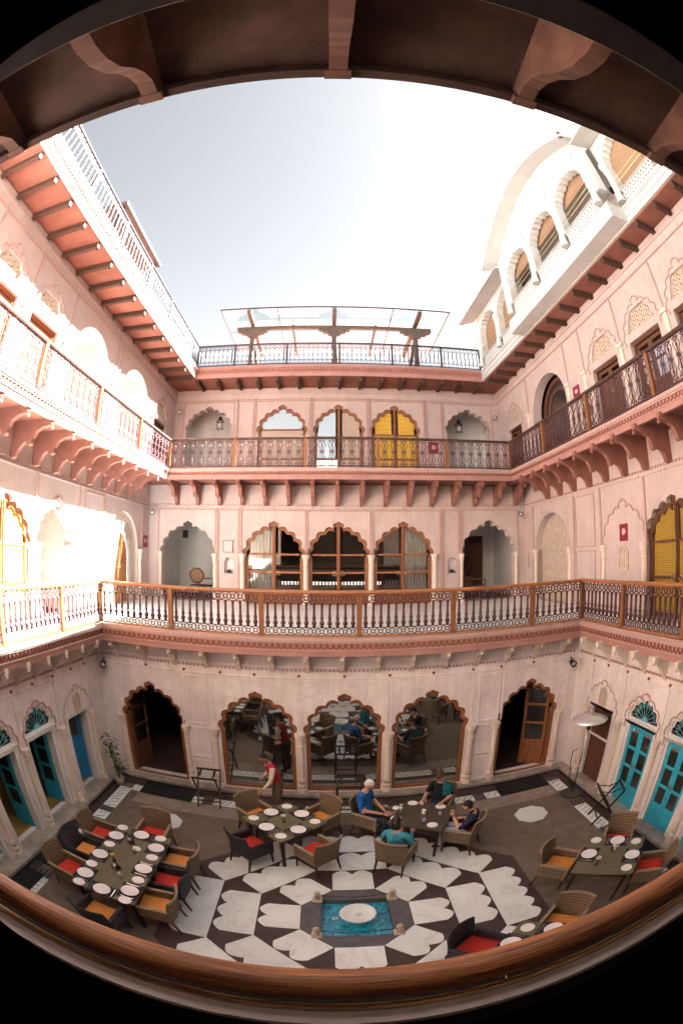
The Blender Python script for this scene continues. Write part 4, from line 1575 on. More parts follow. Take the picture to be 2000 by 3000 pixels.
def lattice(poly, sp, w, d0, d1, dirs=(45, -45)):
    """clip families of parallel bars to a convex outline"""
    m = MB()
    cx = sum(p[0] for p in poly) / len(poly)
    cz = sum(p[1] for p in poly) / len(poly)
    R_ = max(math.hypot(p[0] - cx, p[1] - cz) for p in poly)
    n = len(poly)
    for k, ang in enumerate(dirs):
        a = rad(ang)
        dv = Vector((math.cos(a), math.sin(a)))
        nv = Vector((-dv.y, dv.x))
        i = -int(R_ / sp) - 1
        while i * sp < R_:
            o = Vector((cx, cz)) + nv * (i * sp)
            ts = []
            for j in range(n):
                p = Vector(poly[j]); q = Vector(poly[(j + 1) % n])
                e = q - p
                den = dv.x * e.y - dv.y * e.x
                if abs(den) < 1e-9: continue
                t_ = ((p.x - o.x) * e.y - (p.y - o.y) * e.x) / den
                s_ = ((p.x - o.x) * dv.y - (p.y - o.y) * dv.x) / den
                if 0 <= s_ <= 1: ts.append(t_)
            if len(ts) >= 2 and max(ts) - min(ts) > .02:
                a_ = o + dv * min(ts)
                b_ = o + dv * max(ts)
                y = (d0 + d1) / 2 + k * .001
                m.bar((a_.x, y, a_.y), (b_.x, y, b_.y), w, d1 - d0, up=(0, 1, 0))
            i += 1
    return m


def jali(label, F, cx, poly, group, sp=.085, w=.032, back=DARKH, frame=.05, d=.06, name='jali_screen', mt=JALI, dirs=(45, -45, 90)):
    o = F.at(cx, d, 0)
    t = thing(name, label, 'stone screen', (o[0], o[1], 0), F.rz, group)
    obj('lattice', lattice(poly, sp, w, 0, .03, dirs), mt, t)
    m = MB()
    m.prism(poly, .05, .06, (), 'xz')
    obj('backing', m, back, t)
    if frame:
        c0 = sum(p[0] for p in poly) / len(poly)
        c1 = sum(p[1] for p in poly) / len(poly)
        inn = [(c0 + (x - c0) * (1 - frame), c1 + (z - c1) * (1 - frame)) for x, z in poly]
        m = MB()
        m.prism(poly, -.012, .029, [inn], 'xz')
        obj('frame', m, mt, t)
    return t


GJ = 'pierced stone screens over doors'
# small screens above the plain doors of the ground floor
for F, wz in ((F_LG, 'the deep blue door'), (F_RG, 'the brown plank door')):
    jali('small arched stone screen in the wall above ' + wz, F, 7.84, arch(0, .13, 2.10, 2.34, 2.50, n=0), GJ, sp=.055, w=.02, d=-.035, frame=.16)
j_l = {7.08: 'over the brown door nearest the open arches', 5.22: 'over the brown door farthest from the back corner', 15.2: 'over the small dark door in the sunlit back corner'}
for c in D2L:
    jali('pierced stone screen ' + j_l[c], F_L2, c, [(x - c, z) for x, z in jali_trap(c)], GJ)
j_r = {6.87: 'over the door with brass studs', 8.74: 'over the closed wooden door beside the round arch', 5.0: 'over the door with pale blue panes', 15.05: 'over the small dark door in the shaded back corner'}
for c in D2R:
    jali('pierced stone screen ' + j_r[c], F_R2, c, [(x - c, z - .12) for x, z in jali_trap(c)], GJ)
GW = 'wooden double doors of the second floor'
wl = {7.08: ('sunlit brown door beside the open round arches', WOOD), 5.22: ('sunlit pale brown panelled door near the eave end', WOOD), 15.2: ('dark door in the sunlit back corner', WOOD_D)}
for c in D2L:
    o = F_L2.at(c, .12, 8.035)
    t = thing('wooden_door', 'second floor ' + wl[c][0], 'door', o, F_L2.rz, GW)
    surround(t, .62, 1.94, wl[c][1], fw=.06, pr=.03)
    leaf_parts(t, .56, 1.92, wl[c][1], 1, npane=1, panel=.62, loc=(-.56, .04, 0), pm=WOOD_D if c != 15.2 else GLASSD)
    leaf_parts(t, .56, 1.92, wl[c][1], -1, npane=1, panel=.62, loc=(.56, .04, 0), pm=WOOD_D if c != 15.2 else GLASSD)
PALEB = mat('pale_blue_curtain', (0.42, 0.45, 0.58), 0.8, var=0.15, scale=3)
wr = {6.87: ('shaded door with brass studs and pale panes', PALEB), 8.74: ('closed wooden door between round arch and studded door', WOOD_D), 5.0: ('shaded door with pale blue panes near the view edge', PALEB), 15.05: ('dark door in the shaded back corner', WOOD_D)}
for c in D2R:
    o = F_R2.at(c, .12, 8.035)
    t = thing('wooden_door', 'second floor ' + wr[c][0], 'door', o, F_R2.rz, GW)
    surround(t, .62, 1.80, WOOD_D, fw=.07, pr=.03)
    leaf_parts(t, .55, 1.78, WOOD_D, 1, npane=2, panel=.45, loc=(-.55, .04, 0), pm=wr[c][1])
    leaf_parts(t, .55, 1.78, WOOD_D, -1, npane=2, panel=.45, loc=(.55, .04, 0), pm=wr[c][1])
# glazed round door deep in the shaded round arch
o = F_R2.at(12.2, .42, 0)
t = thing('round_door', 'dark wood glazed door deep in the round arch of the shaded second floor', 'door', (o[0], o[1], 0), F_R2.rz)
out = arch(0, 1.19, 8.05, 9.75, 10.84, n=0)
for a, b, nmx in ((1.19, 1.02, 'frame'), (.80, .68, 'inner_frame')):
    m = MB()
    m.prism(arch(0, a, 8.05, 9.75, 9.75 + a * .9, n=0), 0, .09, [arch(0, b, 8.15, 9.75, 9.75 + b * .9, n=0)], 'xz')
    obj(nmx, m, WOOD_D, t)
m = MB()
m.box(-1.03, .02, 9.70, 1.03, .08, 9.78)
obj('transom', m, WOOD_D, t)
m = MB()
m.prism(arch(0, 1.03, 8.1, 9.75, 9.75 + .93, n=0), .04, .05, (), 'xz')
obj('pane', m, GLASSD, t)
# first floor jali arches and the niche screen
o = F_L1.at(12.55, .16, 0)
jali('round arched stone lattice round a brown door in the sunlit first floor wall', F_L1, 12.55, arch(0, 1.07, T1Z + .01, 5.55, 6.59, n=0), None, sp=.09, w=.034, back=JALI, frame=.05, d=.10)
t = thing('arched_door', 'brown arched door set in the sunlit stone lattice', 'door', (o[0], o[1], T1Z), F_L1.rz)
t.location = F_L1.at(12.35, .02, 0)
m = MB()
m.prism(arch(0, .68, T1Z + .01, 5.25, 6.12, n=3), 0, .09, [arch(0, .52, T1Z + .02, 5.25, 5.98, n=0)], 'xz')
obj('surround', m, WHITE, t)
for sx in (-1, 1):
    q = [(x, z) for x, z in arch(0, .515, T1Z + .03, 5.25, 5.97, n=0) if x * sx >= -1e-6]
    q = ([(0.0, T1Z + .03)] + q[::1]) if sx > 0 else (q + [(0.0, T1Z + .03)])
    m = MB()
    m.prism(q, .03, .07, (), 'xz')
    lf = obj('leaf', m, WOOD, t)
    for z0, z1 in ((4.0, 4.5), (4.6, 5.15), (5.25, 5.6)):
        m = MB()
        a, b = sorted((sx * .08, sx * .42))
        m.box(a, .022, z0, b, .029, z1)
        obj('panel', m, WOOD, lf)
    ring_handle(lf, sx * .10, .01, 5.0, .05)
jali('blind round arch filled with cream stone lace in the shaded first floor wall', F_R1, 12.64, arch(0, 1.19, T1Z + .01, 5.50, 6.59, n=0), None, sp=.085, w=.036, back=JALI, frame=0, d=.24)
jali('small arched stone screen below the maroon wall sign', F_R1, 8.74, arch(0, .20, 4.92, 5.24, 5.48, n=0), None, sp=.09, w=.03, d=-.02, frame=.13)
# ground floor end arches: glazed timber doors folded inwards
for cx, sx, wz in ((-4.17, -1, 'with dark leaf, next to the potted plant'), (4.19, 1, 'with orange brown leaf, next to the patio heater')):
    o = F_BG.at(cx, .04, 0)
    t = thing('arched_door', 'open foiled arch doorway ' + wz, 'door', (o[0], o[1], 0), 0, 'open arched doorways of the ground floor')
    m = MB()
    m.prism(arch(0, .733, .10, 1.62, 2.623), 0, .12, [arch(0, .655, .101, 1.60, 2.53)], 'xz')
    obj('frame', m, WOOD, t)
    leaf_parts(t, .62, 2.25, WOOD if sx > 0 else WOOD_D, -sx, npane=3, panel=.30, loc=(sx * .64, .14, .11), rz=rad(-40) if sx > 0 else rad(76), pm=GLASSD, knob=True, pw=.075)
    leaf_parts(t, .60, 2.0, WOOD_D, sx, npane=2, panel=.30, loc=(-sx * .66, .16, .11), rz=rad(sx * 97), pm=GLASSD, knob=False)

# ================================================================ ROOF PAVILION
th = math.atan2(.8 - RRY, .42)
F_P = Frame((RRR, RRY, 0), th)
pav = thing('roof_pavilion', 'white roof pavilion with curved eave, foiled arches and bamboo blinds', 'pavilion', (RRR, RRY, 0), th)
SEC = [(0.0, 3.98, .06, [1.05, 2.95], .82), (4.0, 10.25, -.44, [5.25, 7.15, 9.05], .80), (10.27, 15.2, .06, [11.22, 13.0, 14.6], .76)]


def eave_z(s):
    f = (s - 3.9) / 6.45
    return 14.52 + 1.15 * math.sin(PI * max(0, min(1, f))) ** .8


for si, (s0, s1, y0, cs, hw) in enumerate(SEC):
    mid = si == 1
    zs, za = (13.58, 14.22) if mid else (13.66, 14.36)
    top = [(s0, 14.56), (s1, 14.56)]
    if mid:
        top = [(s0 + (s1 - s0) * k / 16, eave_z(s0 + (s1 - s0) * k / 16) - .03) for k in range(17)]
    poly = [(s0, 12.75)] + top + [(s1, 12.75)]
    holes = [arch(c, hw, 12.76, zs, za, n=5) for c in cs]
    m = MB()
    m.prism(poly, y0, y0 + .26, holes, 'xz')
    obj('arcade_wall', m, WHITE, pav)
    for c in cs:
        for a in ([c - hw - .15, c + hw + .15] if c == cs[-1] else [c - hw - .15]):
            a = max(s0 + .09, min(s1 - .09, a))
            m = MB()
            m.lathe([(.12, 0), (.12, .12), (.09, .16), (.10, .30), (.075, .34), (.068, .95), (.09, 1.0), (.075, 1.05), (.12, 1.18), (.13, 1.30)], 8, (a, y0 - .02, 12.40))
            obj('column', m, WHITE, pav, smooth=False)
        # parapet screen
        pr = [(c - hw - .02, 12.32), (c - hw - .02, 12.74), (c + hw + .02, 12.74), (c + hw + .02, 12.32)]
        lm = lattice(pr, .105, .035, y0 + .06, y0 + .10, (50, -50, 0))
        lm.box(c - hw - .05, y0 + .04, 12.74, c + hw + .05, y0 + .13, 12.79)
        lm.box(c - hw - .05, y0 + .04, 12.29, c + hw + .05, y0 + .13, 12.33)
        obj('parapet_screen', lm, WHITE, pav)
        for z in (12.98, 13.14):
            m = MB()
            m.tube([(c - hw - .1, y0 + .02, z), (c + hw + .1, y0 + .02, z)], .010, 5)
            obj('rod', m, GOLD, pav)
        m = MB()
        if mid:
            m.add([(c - hw, y0 + .30, za + .02), (c + hw, y0 + .30, za + .02), (c + hw, y0 + .34, 13.82), (c - hw, y0 + .34, 13.82)], [(0, 1, 2, 3)])
            m.tube([(c - hw, y0 + .36, 13.80), (c + hw, y0 + .36, 13.80)], .06, 7)
        else:
            m.box(c - hw - .05, y0 + .27, 12.3, c + hw + .05, y0 + .285, za + .05)
        obj('bamboo_blind', m, BLINDB, pav)
        # little incised bracket over each pier
        m = MB()
        a = c + hw + .10
        m.tube([(a - .03, y0 - .004, za - .15), (a - .09, y0 - .004, za), (a - .06, y0 - .004, za + .16), (a + .0, y0 - .004, za + .2)], .010, 4)
        if mid: obj('wall_relief', m, GREYS, pav)
    m = MB()
    m.box(s0, y0 + .02, 12.28, s1, y0 + .14, 12.318)
    if mid:
        m.box(s0, y0 - .01, 11.86, s1, .02, 12.27)
    obj('base_band', m, WHITE, pav)
# eaves: thin sloping slabs; the middle one bends like a bow
for s0, s1 in ((-.35, 4.0), (10.25, 15.3)):
    m = MB()
    m.add([(s0, .10, 14.60), (s1, .10, 14.60), (s1, -.62, 14.36), (s0, -.62, 14.36), (s0, .10, 14.66), (s1, .10, 14.66), (s1, -.62, 14.415), (s0, -.62, 14.415)],
          [(0, 3, 2, 1), (4, 5, 6, 7), (0, 1, 5, 4), (1, 2, 6, 5), (2, 3, 7, 6), (3, 0, 4, 7)])
    obj('straight_eave', m, WHITE, pav)
m = MB()
N = 24
vs = []
for k in range(N + 1):
    s = 3.75 + 6.75 * k / N
    z = eave_z(s)
    vs += [(s, -.20, z), (s, -1.0, z - .22), (s, -1.0, z - .16), (s, -.20, z + .07)]
fs = []
for k in range(N):
    for j in range(4):
        fs.append((k * 4 + j, k * 4 + (j + 1) % 4, k * 4 + 4 + (j + 1) % 4, k * 4 + 4 + j))
fs += [(0, 1, 2, 3), (N * 4 + 3, N * 4 + 2, N * 4 + 1, N * 4)]
m.add(vs, fs)
obj('curved_eave', m, WHITE, pav)
m = MB()
m.lathe([(.05, 0), (.09, .05), (.04, .12), (.07, .18), (0, .30)], 7, (10.40, -.92, 14.36))
obj('eave_finial', m, GREYS, pav)
for s in (5.6, 6.0):
    m = MB()
    m.lathe([(.03, 0), (.05, .04), (.02, .10), (0, .22)], 6, (s, -.92, eave_z(s) - .16))
    obj('roof_spike', m, IRON_D, pav)
# body: floor, rear wall, ceiling plus an added, unseen roof mass blocking the sun
m = MB()
m.box(-.0, 1.5, 12.28, 15.2, 2.8, 14.6)
m.box(-.02, .1, 12.28, .1, 1.499, 14.6)
obj('rear_wall', m, ROOMW, pav)
m = MB()
m.prism([(.12, 14.62), (.06, 14.66), (.5, 15.0), (1.3, 17.6), (2.4, 19.5), (3.6, 20.3), (4.8, 19.6), (5.6, 14.72)], 0, 15.2, (), 'yz')  # unseen from the camera, raised to keep sun off the left ground wall
obj('sun_blocking_vault', m, WHITE, pav)
m = MB()
m.prism([(2.3, 12.28), (2.3, 19.2), (3.6, 20.2), (4.8, 19.5), (5.6, 14.7), (5.6, 12.28)], -4.6, -.03, (), 'yz')  # added mass, stops sun slipping past the far end of the pavilion
obj('rear_sun_blocker', m, WHITE, pav)
m = MB()
m.box(3.99, -.02, 14.7, 10.26, .12, 16.2)
m.prism([(4.0, 14.70)] + [(4.0 + 6.25 * k / 16, eave_z(4.0 + 6.25 * k / 16) - .02) for k in range(17)] + [(10.25, 14.7)], -.05, 1.2, (), 'xz') if False else None
# dark hanging lamps inside the middle arches
for c in (5.4, 7.5, 9.5):
    m = MB()
    m.tube([(0, 0, 0), (0, 0, -.35)], .008, 5)
    m.lathe([(0, -.35), (.07, -.42), (.09, -.55), (.05, -.62), (0, -.64)], 7)
    p = F_P.at(RRY - 0, 0) if False else (Matrix.Rotation(th, 4, 'Z') @ Vector((c, .9, 0)))
    lt = obj('hanging_lamp', m, BLACK, None, (p.x + RRR, p.y + RRY, 14.45))
    lt['label'] = 'dark lamp hanging inside the ' + {5.4: 'far', 7.5: 'middle', 9.5: 'near'}[c] + ' arch of the pavilion front'
    lt['category'] = 'lamp'
    lt['kind'] = 'thing'
    lt['group'] = 'lamps hanging in the pavilion'

# ---------------- pergola with glass canopy on the back roof
pg = thing('pergola', 'weathered timber pergola under a flat glass canopy on the back roof', 'pergola', (0, 0, 12.26))
PX = [-3.38, -.08, 3.22]
for x in PX:
    m = MB()
    m.box(x - .09, 16.76, 0, x + .09, 16.94, 2.16)
    obj('post', m, TIMB, pg)
    m = MB()
    m.prism([(x - .62, 2.16), (x - .62, 2.06), (x - .48, 2.05), (x - .45, 1.97), (x - .28, 1.95), (x - .22, 1.86), (x - .10, 1.84), (x - .10, 1.78), (x + .10, 1.78), (x + .10, 1.84), (x + .22, 1.86), (x + .28, 1.95), (x + .45, 1.97), (x + .48, 2.05), (x + .62, 2.06), (x + .62, 2.16)], 16.75, 16.95, (), 'xz')
    obj('capital', m, TIMB, pg)
    m = MB()
    m.box(x - .08, 15.55, 2.30, x + .08, 19.9, 2.42)
    obj('rafter', m, TIMB, pg)
    m = MB()
    m.bar((x + (.25 if x < 0 else -.25), 18.3, 0), (x, 16.9, 1.9), .12, .12)
    obj('brace', m, TIMB, pg)
for x in (-1.75, 1.6):
    m = MB()
    m.box(x - .05, 16.85, 2.30, x + .05, 19.9, 2.38)
    obj('rafter', m, TIMB, pg)
m = MB()
m.box(-4.05, 16.78, 2.165, 3.90, 16.92, 2.295)
obj('beam', m, TIMB, pg)
for i in range(4):
    x0 = -4.5 + i * 2.225
    m = MB()
    m.box(x0 + .02, 15.55, 2.44, x0 + 2.205, 20.0, 2.452)
    obj('glass_sheet', m, CLEARC, pg)
m = MB()
for x in [-4.5 + i * 2.225 for i in range(5)]:
    m.box(x - .018, 15.5, 2.425, x + .018, 20.0, 2.465)
m.box(-4.52, 15.48, 2.42, 4.42, 15.515, 2.47)
obj('canopy_frame', m, IRON_D, pg)
rc = thing('roof_canopy', 'plain grey flat canopy behind the white lacy roof railing', 'canopy', (-5.9, 8.3, 12.26))
m = MB()
m.box(-3.2, 0, 2.34, 0, 3.6, 2.44)
obj('roof_sheet', m, GREYS, rc)
for y in (.15, 3.45):
    m = MB()
    m.box(-.25, y - .05, 0, -.15, y + .05, 2.339)
    obj('post', m, IRON_D, rc)

# ================================================================ THE NEAR SIDE, WHERE THE CAMERA STANDS
m = MB()
m.box(-6.4, -.25, 7.0, 6.5, .255, 7.72)
m.box(-6.4, -.25, 3.57, -3.2, .255, 7.0)
m.box(3.2, -.25, 3.57, 6.5, .255, 7.0)
m.box(-6.4, -.25, -.1, 6.5, .255, 3.56)
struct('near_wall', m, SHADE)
m = MB()
m.box(-6.4, .257, 7.08, 6.5, .27, 7.72)
m.box(-6.4, .257, 3.57, -3.2, .27, 7.0)
m.box(3.2, .257, 3.57, 6.5, .27, 7.0)
m.box(-6.4, .257, -.1, 6.5, .27, 3.56)
struct('near_wall_plaster', m, CREAM)
m = MB()
m.box(-3.6, -3.2, 3.80, 3.6, .26, 3.89)
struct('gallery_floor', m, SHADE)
m = MB()
m.box(-3.7, -3.3, 3.80, -3.6, -.25, 7.4)
m.box(3.6, -3.3, 3.80, 3.7, -.25, 7.4)
m.box(-3.6, -3.4, 3.80, 3.6, -3.3, 7.4)
m.box(-3.6, -3.3, 7.3, 3.6, -.25, 7.4)
struct('gallery_room', m, GALL)
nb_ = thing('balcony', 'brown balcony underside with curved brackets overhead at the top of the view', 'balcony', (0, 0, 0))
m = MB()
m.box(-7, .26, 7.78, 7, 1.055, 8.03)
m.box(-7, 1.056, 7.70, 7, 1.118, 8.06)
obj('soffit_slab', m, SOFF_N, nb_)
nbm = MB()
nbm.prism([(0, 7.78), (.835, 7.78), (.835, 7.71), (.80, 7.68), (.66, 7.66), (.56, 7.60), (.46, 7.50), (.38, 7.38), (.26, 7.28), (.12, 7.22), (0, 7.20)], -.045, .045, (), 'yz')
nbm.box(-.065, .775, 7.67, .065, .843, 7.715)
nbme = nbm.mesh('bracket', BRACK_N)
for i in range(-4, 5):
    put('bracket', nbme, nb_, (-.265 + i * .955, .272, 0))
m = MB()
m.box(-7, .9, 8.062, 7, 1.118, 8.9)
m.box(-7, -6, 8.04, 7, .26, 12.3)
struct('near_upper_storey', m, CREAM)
# near railing: varnished handrail, metal rod, ledge, added dark panel
nr = thing('railing', 'thick varnished wooden handrail with polished metal rod, nearest of all', 'railing', (0, .37, 0), 0)
m = MB()
q = []
for k in range(14):
    a = 2 * PI * k / 14
    q.append((.014 + .042 * math.cos(a), 4.800 + .042 * math.sin(a)))
m.prism(q, -4.2, 4.2, (), 'yz')
obj('handrail', m, RAILW, nr, smooth=True)
m = MB()
m.tube([(-4.2, -.036, 4.757), (4.2, -.036, 4.757)], .0105, 8)
for x in (-1.9, -.95, 0, .86, 1.8):
    m.tube([(x, -.036, 4.757), (x, -.005, 4.770)], .006, 5)
obj('metal_rod', m, BRASS, nr, smooth=True)
m = MB()
m.box(-4.2, -.078, 4.700, 4.2, -.037, 4.727)
obj('ledge', m, LEDGE, nr)
m = MB()
m.box(-4.2, -.036, 3.89, 4.2, .03, 4.72)
obj('panel', m, SHADE, nr)  # board added in near-black so the strip under the rail stays dark

# ================================================================ FOUNTAIN
ft = thing('fountain', 'scalloped white marble fountain bowl standing in the blue pool', 'fountain', (FX + .02, FY - .02, -.06))
m = MB()
n = 28
prof = [(.05, -.34), (.10, -.30), (.05, -.2), (.045, -.02), (.07, .03)]
m.lathe(prof, 14)
obj('pedestal', m, MARB, ft, smooth=True)
m = MB()
rings = [(.06, .02), (.15, .08), (.235, .165), (.262, .225), (.25, .232), (.20, .20), (.10, .175), (.0, .17)]
vs = []
N = 56
for ri, (r, z) in enumerate(rings):
    for k in range(N):
        a = 2 * PI * k / N
        w = 1 + (.055 * abs(math.sin(a * 9)) - .03) * (min(1, r / .2))
        vs.append((r * w * math.cos(a), r * w * math.sin(a), z))
fs = [(i * N + k, i * N + (k + 1) % N, (i + 1) * N + (k + 1) % N, (i + 1) * N + k) for i in range(len(rings) - 1) for k in range(N)]
m.add(vs, fs)
obj('bowl', m, MARB, ft, smooth=True)
m = MB()
m.lathe([(.06, .165), (.055, .20), (.03, .215), (.028, .235), (.012, .24), (.012, .225), (0, .22)], 12)
obj('spout', m, MARB, ft, smooth=True)
m = MB()
m.tube([(-.30 + .032 * math.cos(k * PI / 6), .07 + .032 * math.sin(k * PI / 6), .012) for k in range(12)], .012, 5, closed=True)
o = obj('floating_ring', m, WHITE_P, None, (FX + .0, FY, -.11))
o['label'] = 'small white ring floating on the pool beside the bowl'
o['category'] = 'ring'
o['kind'] = 'thing'
names = {(-1, 1): 'at the far corner of the pool on the red chairs side', (1, 1): 'at the far pool corner nearest the seated people', (-1, -1): 'at the near pool corner on the long table side', (1, -1): 'at the near pool corner on the small tables side'}
for (sx, sy), nm in names.items():
    b = thing('bollard', 'short stone bollard ' + nm, 'bollard', (FX + sx * .56, FY + sy * .49, .009), 0, 'stone bollards round the pool')
    m = MB()
    m.box(-.075, -.075, 0, .075, .075, .035)
    m.box(-.06, -.06, .036, .06, .06, .055)
    obj('base', m, JALI, b)
    m = MB()
    m.lathe([(.05, .055), (.04, .07), (.042, .17), (.052, .18), (.052, .20), (.035, .21), (.045, .235), (.03, .25), (0, .25)], 10)
    obj('shaft', m, JALI, b, smooth=True)
for y, nm in ((FY + .49, 'far'), (FY - .49, 'near')):
    m = MB()
    m.tube([(FX - .52 + 1.04 * k / 10, y, .17 - .07 * math.sin(PI * k / 10)) for k in range(11)], .008, 5)
    o = obj('chain', m, BLACK)
    o['label'] = 'dark chain slung between the bollards on the ' + nm + ' side of the pool'
    o['category'] = 'chain'
    o['kind'] = 'thing'
    o['group'] = 'chains round the pool'


# ================================================================ FURNITURE
def make_chair(label, loc, rz, cushion, frame=WICK, trim=WICKL, leg=LEGB):
    t = thing('armchair', label, 'chair', loc, rz, 'woven dining armchairs in the courtyard')
    m = MB()
    m.box(-.26, -.27, .30, .26, .25, .395)
    obj('seat_frame', m, frame, t)
    m = MB()
    m.prism([(-.235, -.25), (-.245, -.24), (-.245, .20), (-.235, .21), (.235, .21), (.245, .20), (.245, -.24), (.235, -.25)], .397, .45, (), 'xy')
    m.prism([(-.22, -.235), (-.22, .195), (.22, .195), (.22, -.235)], .4505, .463, (), 'xy')
    obj('cushion', m, cushion, t)
    m = MB()
    n = 8
    vs = []
    for zz, ly in ((.36, .0), (.62, .035), (.88, .095)):
        for k in range(n + 1):
            x = -.275 + .55 * k / n
            y = .255 - .075 * (abs(x) / .275) ** 2.2 + ly
            vs.append((x, y, zz))
            vs.append((x, y + .035, zz))
    w = 2 * (n + 1)
    fs = []
    for r_ in range(2):
        for k in range(n):
            a = r_ * w + 2 * k
            fs.append((a, a + 2, a + 2 + w, a + w))
            fs.append((a + 1, a + 1 + w, a + 3 + w, a + 3))
        a = r_ * w
        fs.append((a, a + w, a + w + 1, a + 1))
        b = r_ * w + 2 * n
        fs.append((b, b + 1, b + 1 + w, b + w))
    for k in range(n):
        a = 2 * k
        fs.append((a, a + 1, a + 3, a + 2))
        a = 2 * w + 2 * k
        fs.append((a, a + 2, a + 3, a + 1))
    m.add(vs, fs)
    obj('backrest', m, frame, t)
    m = MB()
    m.tube([(-.28 + .56 * k / 8, .255 - .075 * (abs(-1 + k / 4)) ** 2.2 + .112, .885) for k in range(9)], .019, 6)
    obj('top_rail', m, trim, t)
    for sx in (-1, 1):
        m = MB()
        m.bar((sx * .265, .24, .625), (sx * .265, -.26, .605), .05, .03)
        m.bar((sx * .265, -.245, .30), (sx * .265, -.245, .60), .04, .04)
        obj('arm', m, trim, t)
        m = MB()
        m.box(sx * .253, -.22, .38, sx * .277, .19, .595)
        obj('arm_panel', m, frame, t)
        for y0, y1 in ((-.24, -.25), (.22, .30)):
            m = MB()
            m.tube([(sx * .235, y0, .31), (sx * .245, y1, 0)], [.026, .016], 6)
            obj('leg', m, leg, t)
    return t


PR = make_chair('woven armchair with red seat at the far corner of the long table, plinth side', (-4.12, 5.58, 0), PI / 2, RED)
PO = make_chair('woven orange seated armchair on the star paving side of the long table, far end', (-2.60, 5.38, 0), -PI / 2, ORANGE)
PBO = make_chair('black orange seated armchair between two pale ones, plinth side of the long table', (-4.12, 4.90, 0), PI / 2, ORANGE, WICKB, WICKB)
PBR = make_chair('black red seated armchair between two orange seats beside the long table', (-2.60, 4.72, 0), -PI / 2, RED, WICKB, WICKB)
again(PR, 'woven armchair with red seat at the near corner of the long table, plinth side', (-4.13, 4.21, 0), PI / 2)
again(PO, 'woven orange seated armchair on the star paving side of the long table, near end', (-2.62, 4.03, 0), -PI / 2)
again(PR, 'woven red seated armchair at the far head of the long table', (-3.27, 6.12, 0), 0)
again(PBO, 'black orange seated armchair at the near head of the long table', (-3.28, 3.36, 0), PI)
again(PBR, 'dark armchair with red seat at the square table, corner towards the long table', (-1.62, 6.28, 0), rad(135))
again(PR, 'woven armchair with red seat at the square table, back turned to the pool', (-.50, 6.24, 0), rad(-135))
again(PO, 'woven armchair at the square table, tall back beside the standing waiter', (-1.62, 7.44, 0), rad(45))
again(PO, 'woven armchair at the square table, tall back towards the folded tray stand', (-.44, 7.40, 0), rad(-45))
again(PO, 'woven armchair with orange seat under the man in the blue shirt', (.46, 7.43, 0), rad(60))
again(PO, 'woven armchair seen from behind under the woman in the turquoise shirt', (.80, 6.14, 0), rad(150))
again(PR, 'woven armchair with red seat under the boy in navy', (1.99, 6.55, 0), rad(-120))
again(PO, 'woven armchair under the woman in the teal shawl', (1.79, 7.68, 0), rad(-30))
again(PR, 'woven red seated armchair at the small table, backing on the closed teal doors', (4.33, 4.74, 0), rad(-45))
again(PO, 'woven armchair with orange seat at the small table, back towards the white floor slab', (3.13, 4.72, 0), rad(45))
again(PR, 'woven armchair with red seat at the small table, close to the curving handrail', (4.35, 3.50, 0), rad(-135))
again(PBR, 'dark red seated armchair at the table cut off by the handrail', (1.42, 3.20, 0), rad(45))
again(PO, 'woven orange seated armchair at the table cut off by the handrail', (2.58, 3.16, 0), rad(-45))


def table(label, loc, rz, sx, sy, tm, split=False):
    t = thing('dining_table', label, 'table', loc, rz, 'dark wooden dining tables')
    if split:
        for a, b in ((-sy / 2, -.003), (.003, sy / 2)):
            m = MB()
            m.box(-sx / 2, a, .715, sx / 2, b, .75)
            obj('tabletop', m, tm, t)
    else:
        m = MB()
        m.box(-sx / 2, -sy / 2, .715, sx / 2, sy / 2, .75)
        obj('tabletop', m, tm, t)
    m = MB()
    m.prism(rect(-sx / 2 + .06, -sy / 2 + .06, sx / 2 - .06, sy / 2 - .06), .63, .714, [rect(-sx / 2 + .085, -sy / 2 + .085, sx / 2 - .085, sy / 2 - .085)], 'xy')
    obj('apron', m, LEGB, t)
    ys = [-1, 1] if not split else [-1, 0, 1]
    for a in (-1, 1):
        for b in ys:
            m = MB()
            x = a * (sx / 2 - .07)
            y = b * (sy / 2 - .07)
            m.tube([(x, y, .713), (x, y, 0)], [.042, .030], 4)
            obj('leg', m, LEGB, t)
    return t


T1 = table('long olive brown dining table laid with two rows of white plates', (-3.28, 4.68, 0), 0, 1.0, 2.08, TABLE, True)
T2 = table('square table with green corner mats and eight white plates near the waiter', (-1.05, 6.83, 0), rad(45), 1.02, 1.02, TABLE)
T3 = table('dark square table where the four guests are sitting', (1.35, 6.93, 0), rad(-30), .98, .98, TABLED)
T4 = table('square table with six plates beside the closed teal doors', (3.74, 4.11, 0), rad(45), 1.02, 1.02, TABLE)
T5 = table('table mostly hidden below the near handrail', (2.0, 2.58, 0), rad(45), .98, .98, TABLE)

pm_ = MB()
pm_.lathe([(.05, 0), (.075, .004), (.13, .016), (.135, .019), (.128, .0185), (.08, .008), (0, .007)], 22)
DIN = pm_.mesh('dinner_plate', CHINA, True)
pm_ = MB()
pm_.lathe([(.035, 0), (.055, .004), (.092, .013), (.096, .016), (.09, .0155), (.055, .007), (0, .006)], 20)
SID = pm_.mesh('side_plate', CHINA, True)
pm_ = MB()
pm_.box(-.21, -.15, 0, .21, .15, .003)
PMM = pm_.mesh('placemat', PMAT)
pm_ = MB()
pm_.box(-.15, -.15, 0, .15, .15, .003)
PMG = pm_.mesh('placemat', PMATG)
pm_ = MB()
pm_.bar((0, -.10, .004), (0, .02, .004), .012, .003)
for k in (-1, 0, 1):
    pm_.bar((k * .007, .02, .004), (k * .007, .085, .004), .004, .003)
FORK = pm_.mesh('fork', STEEL)
pm_ = MB()
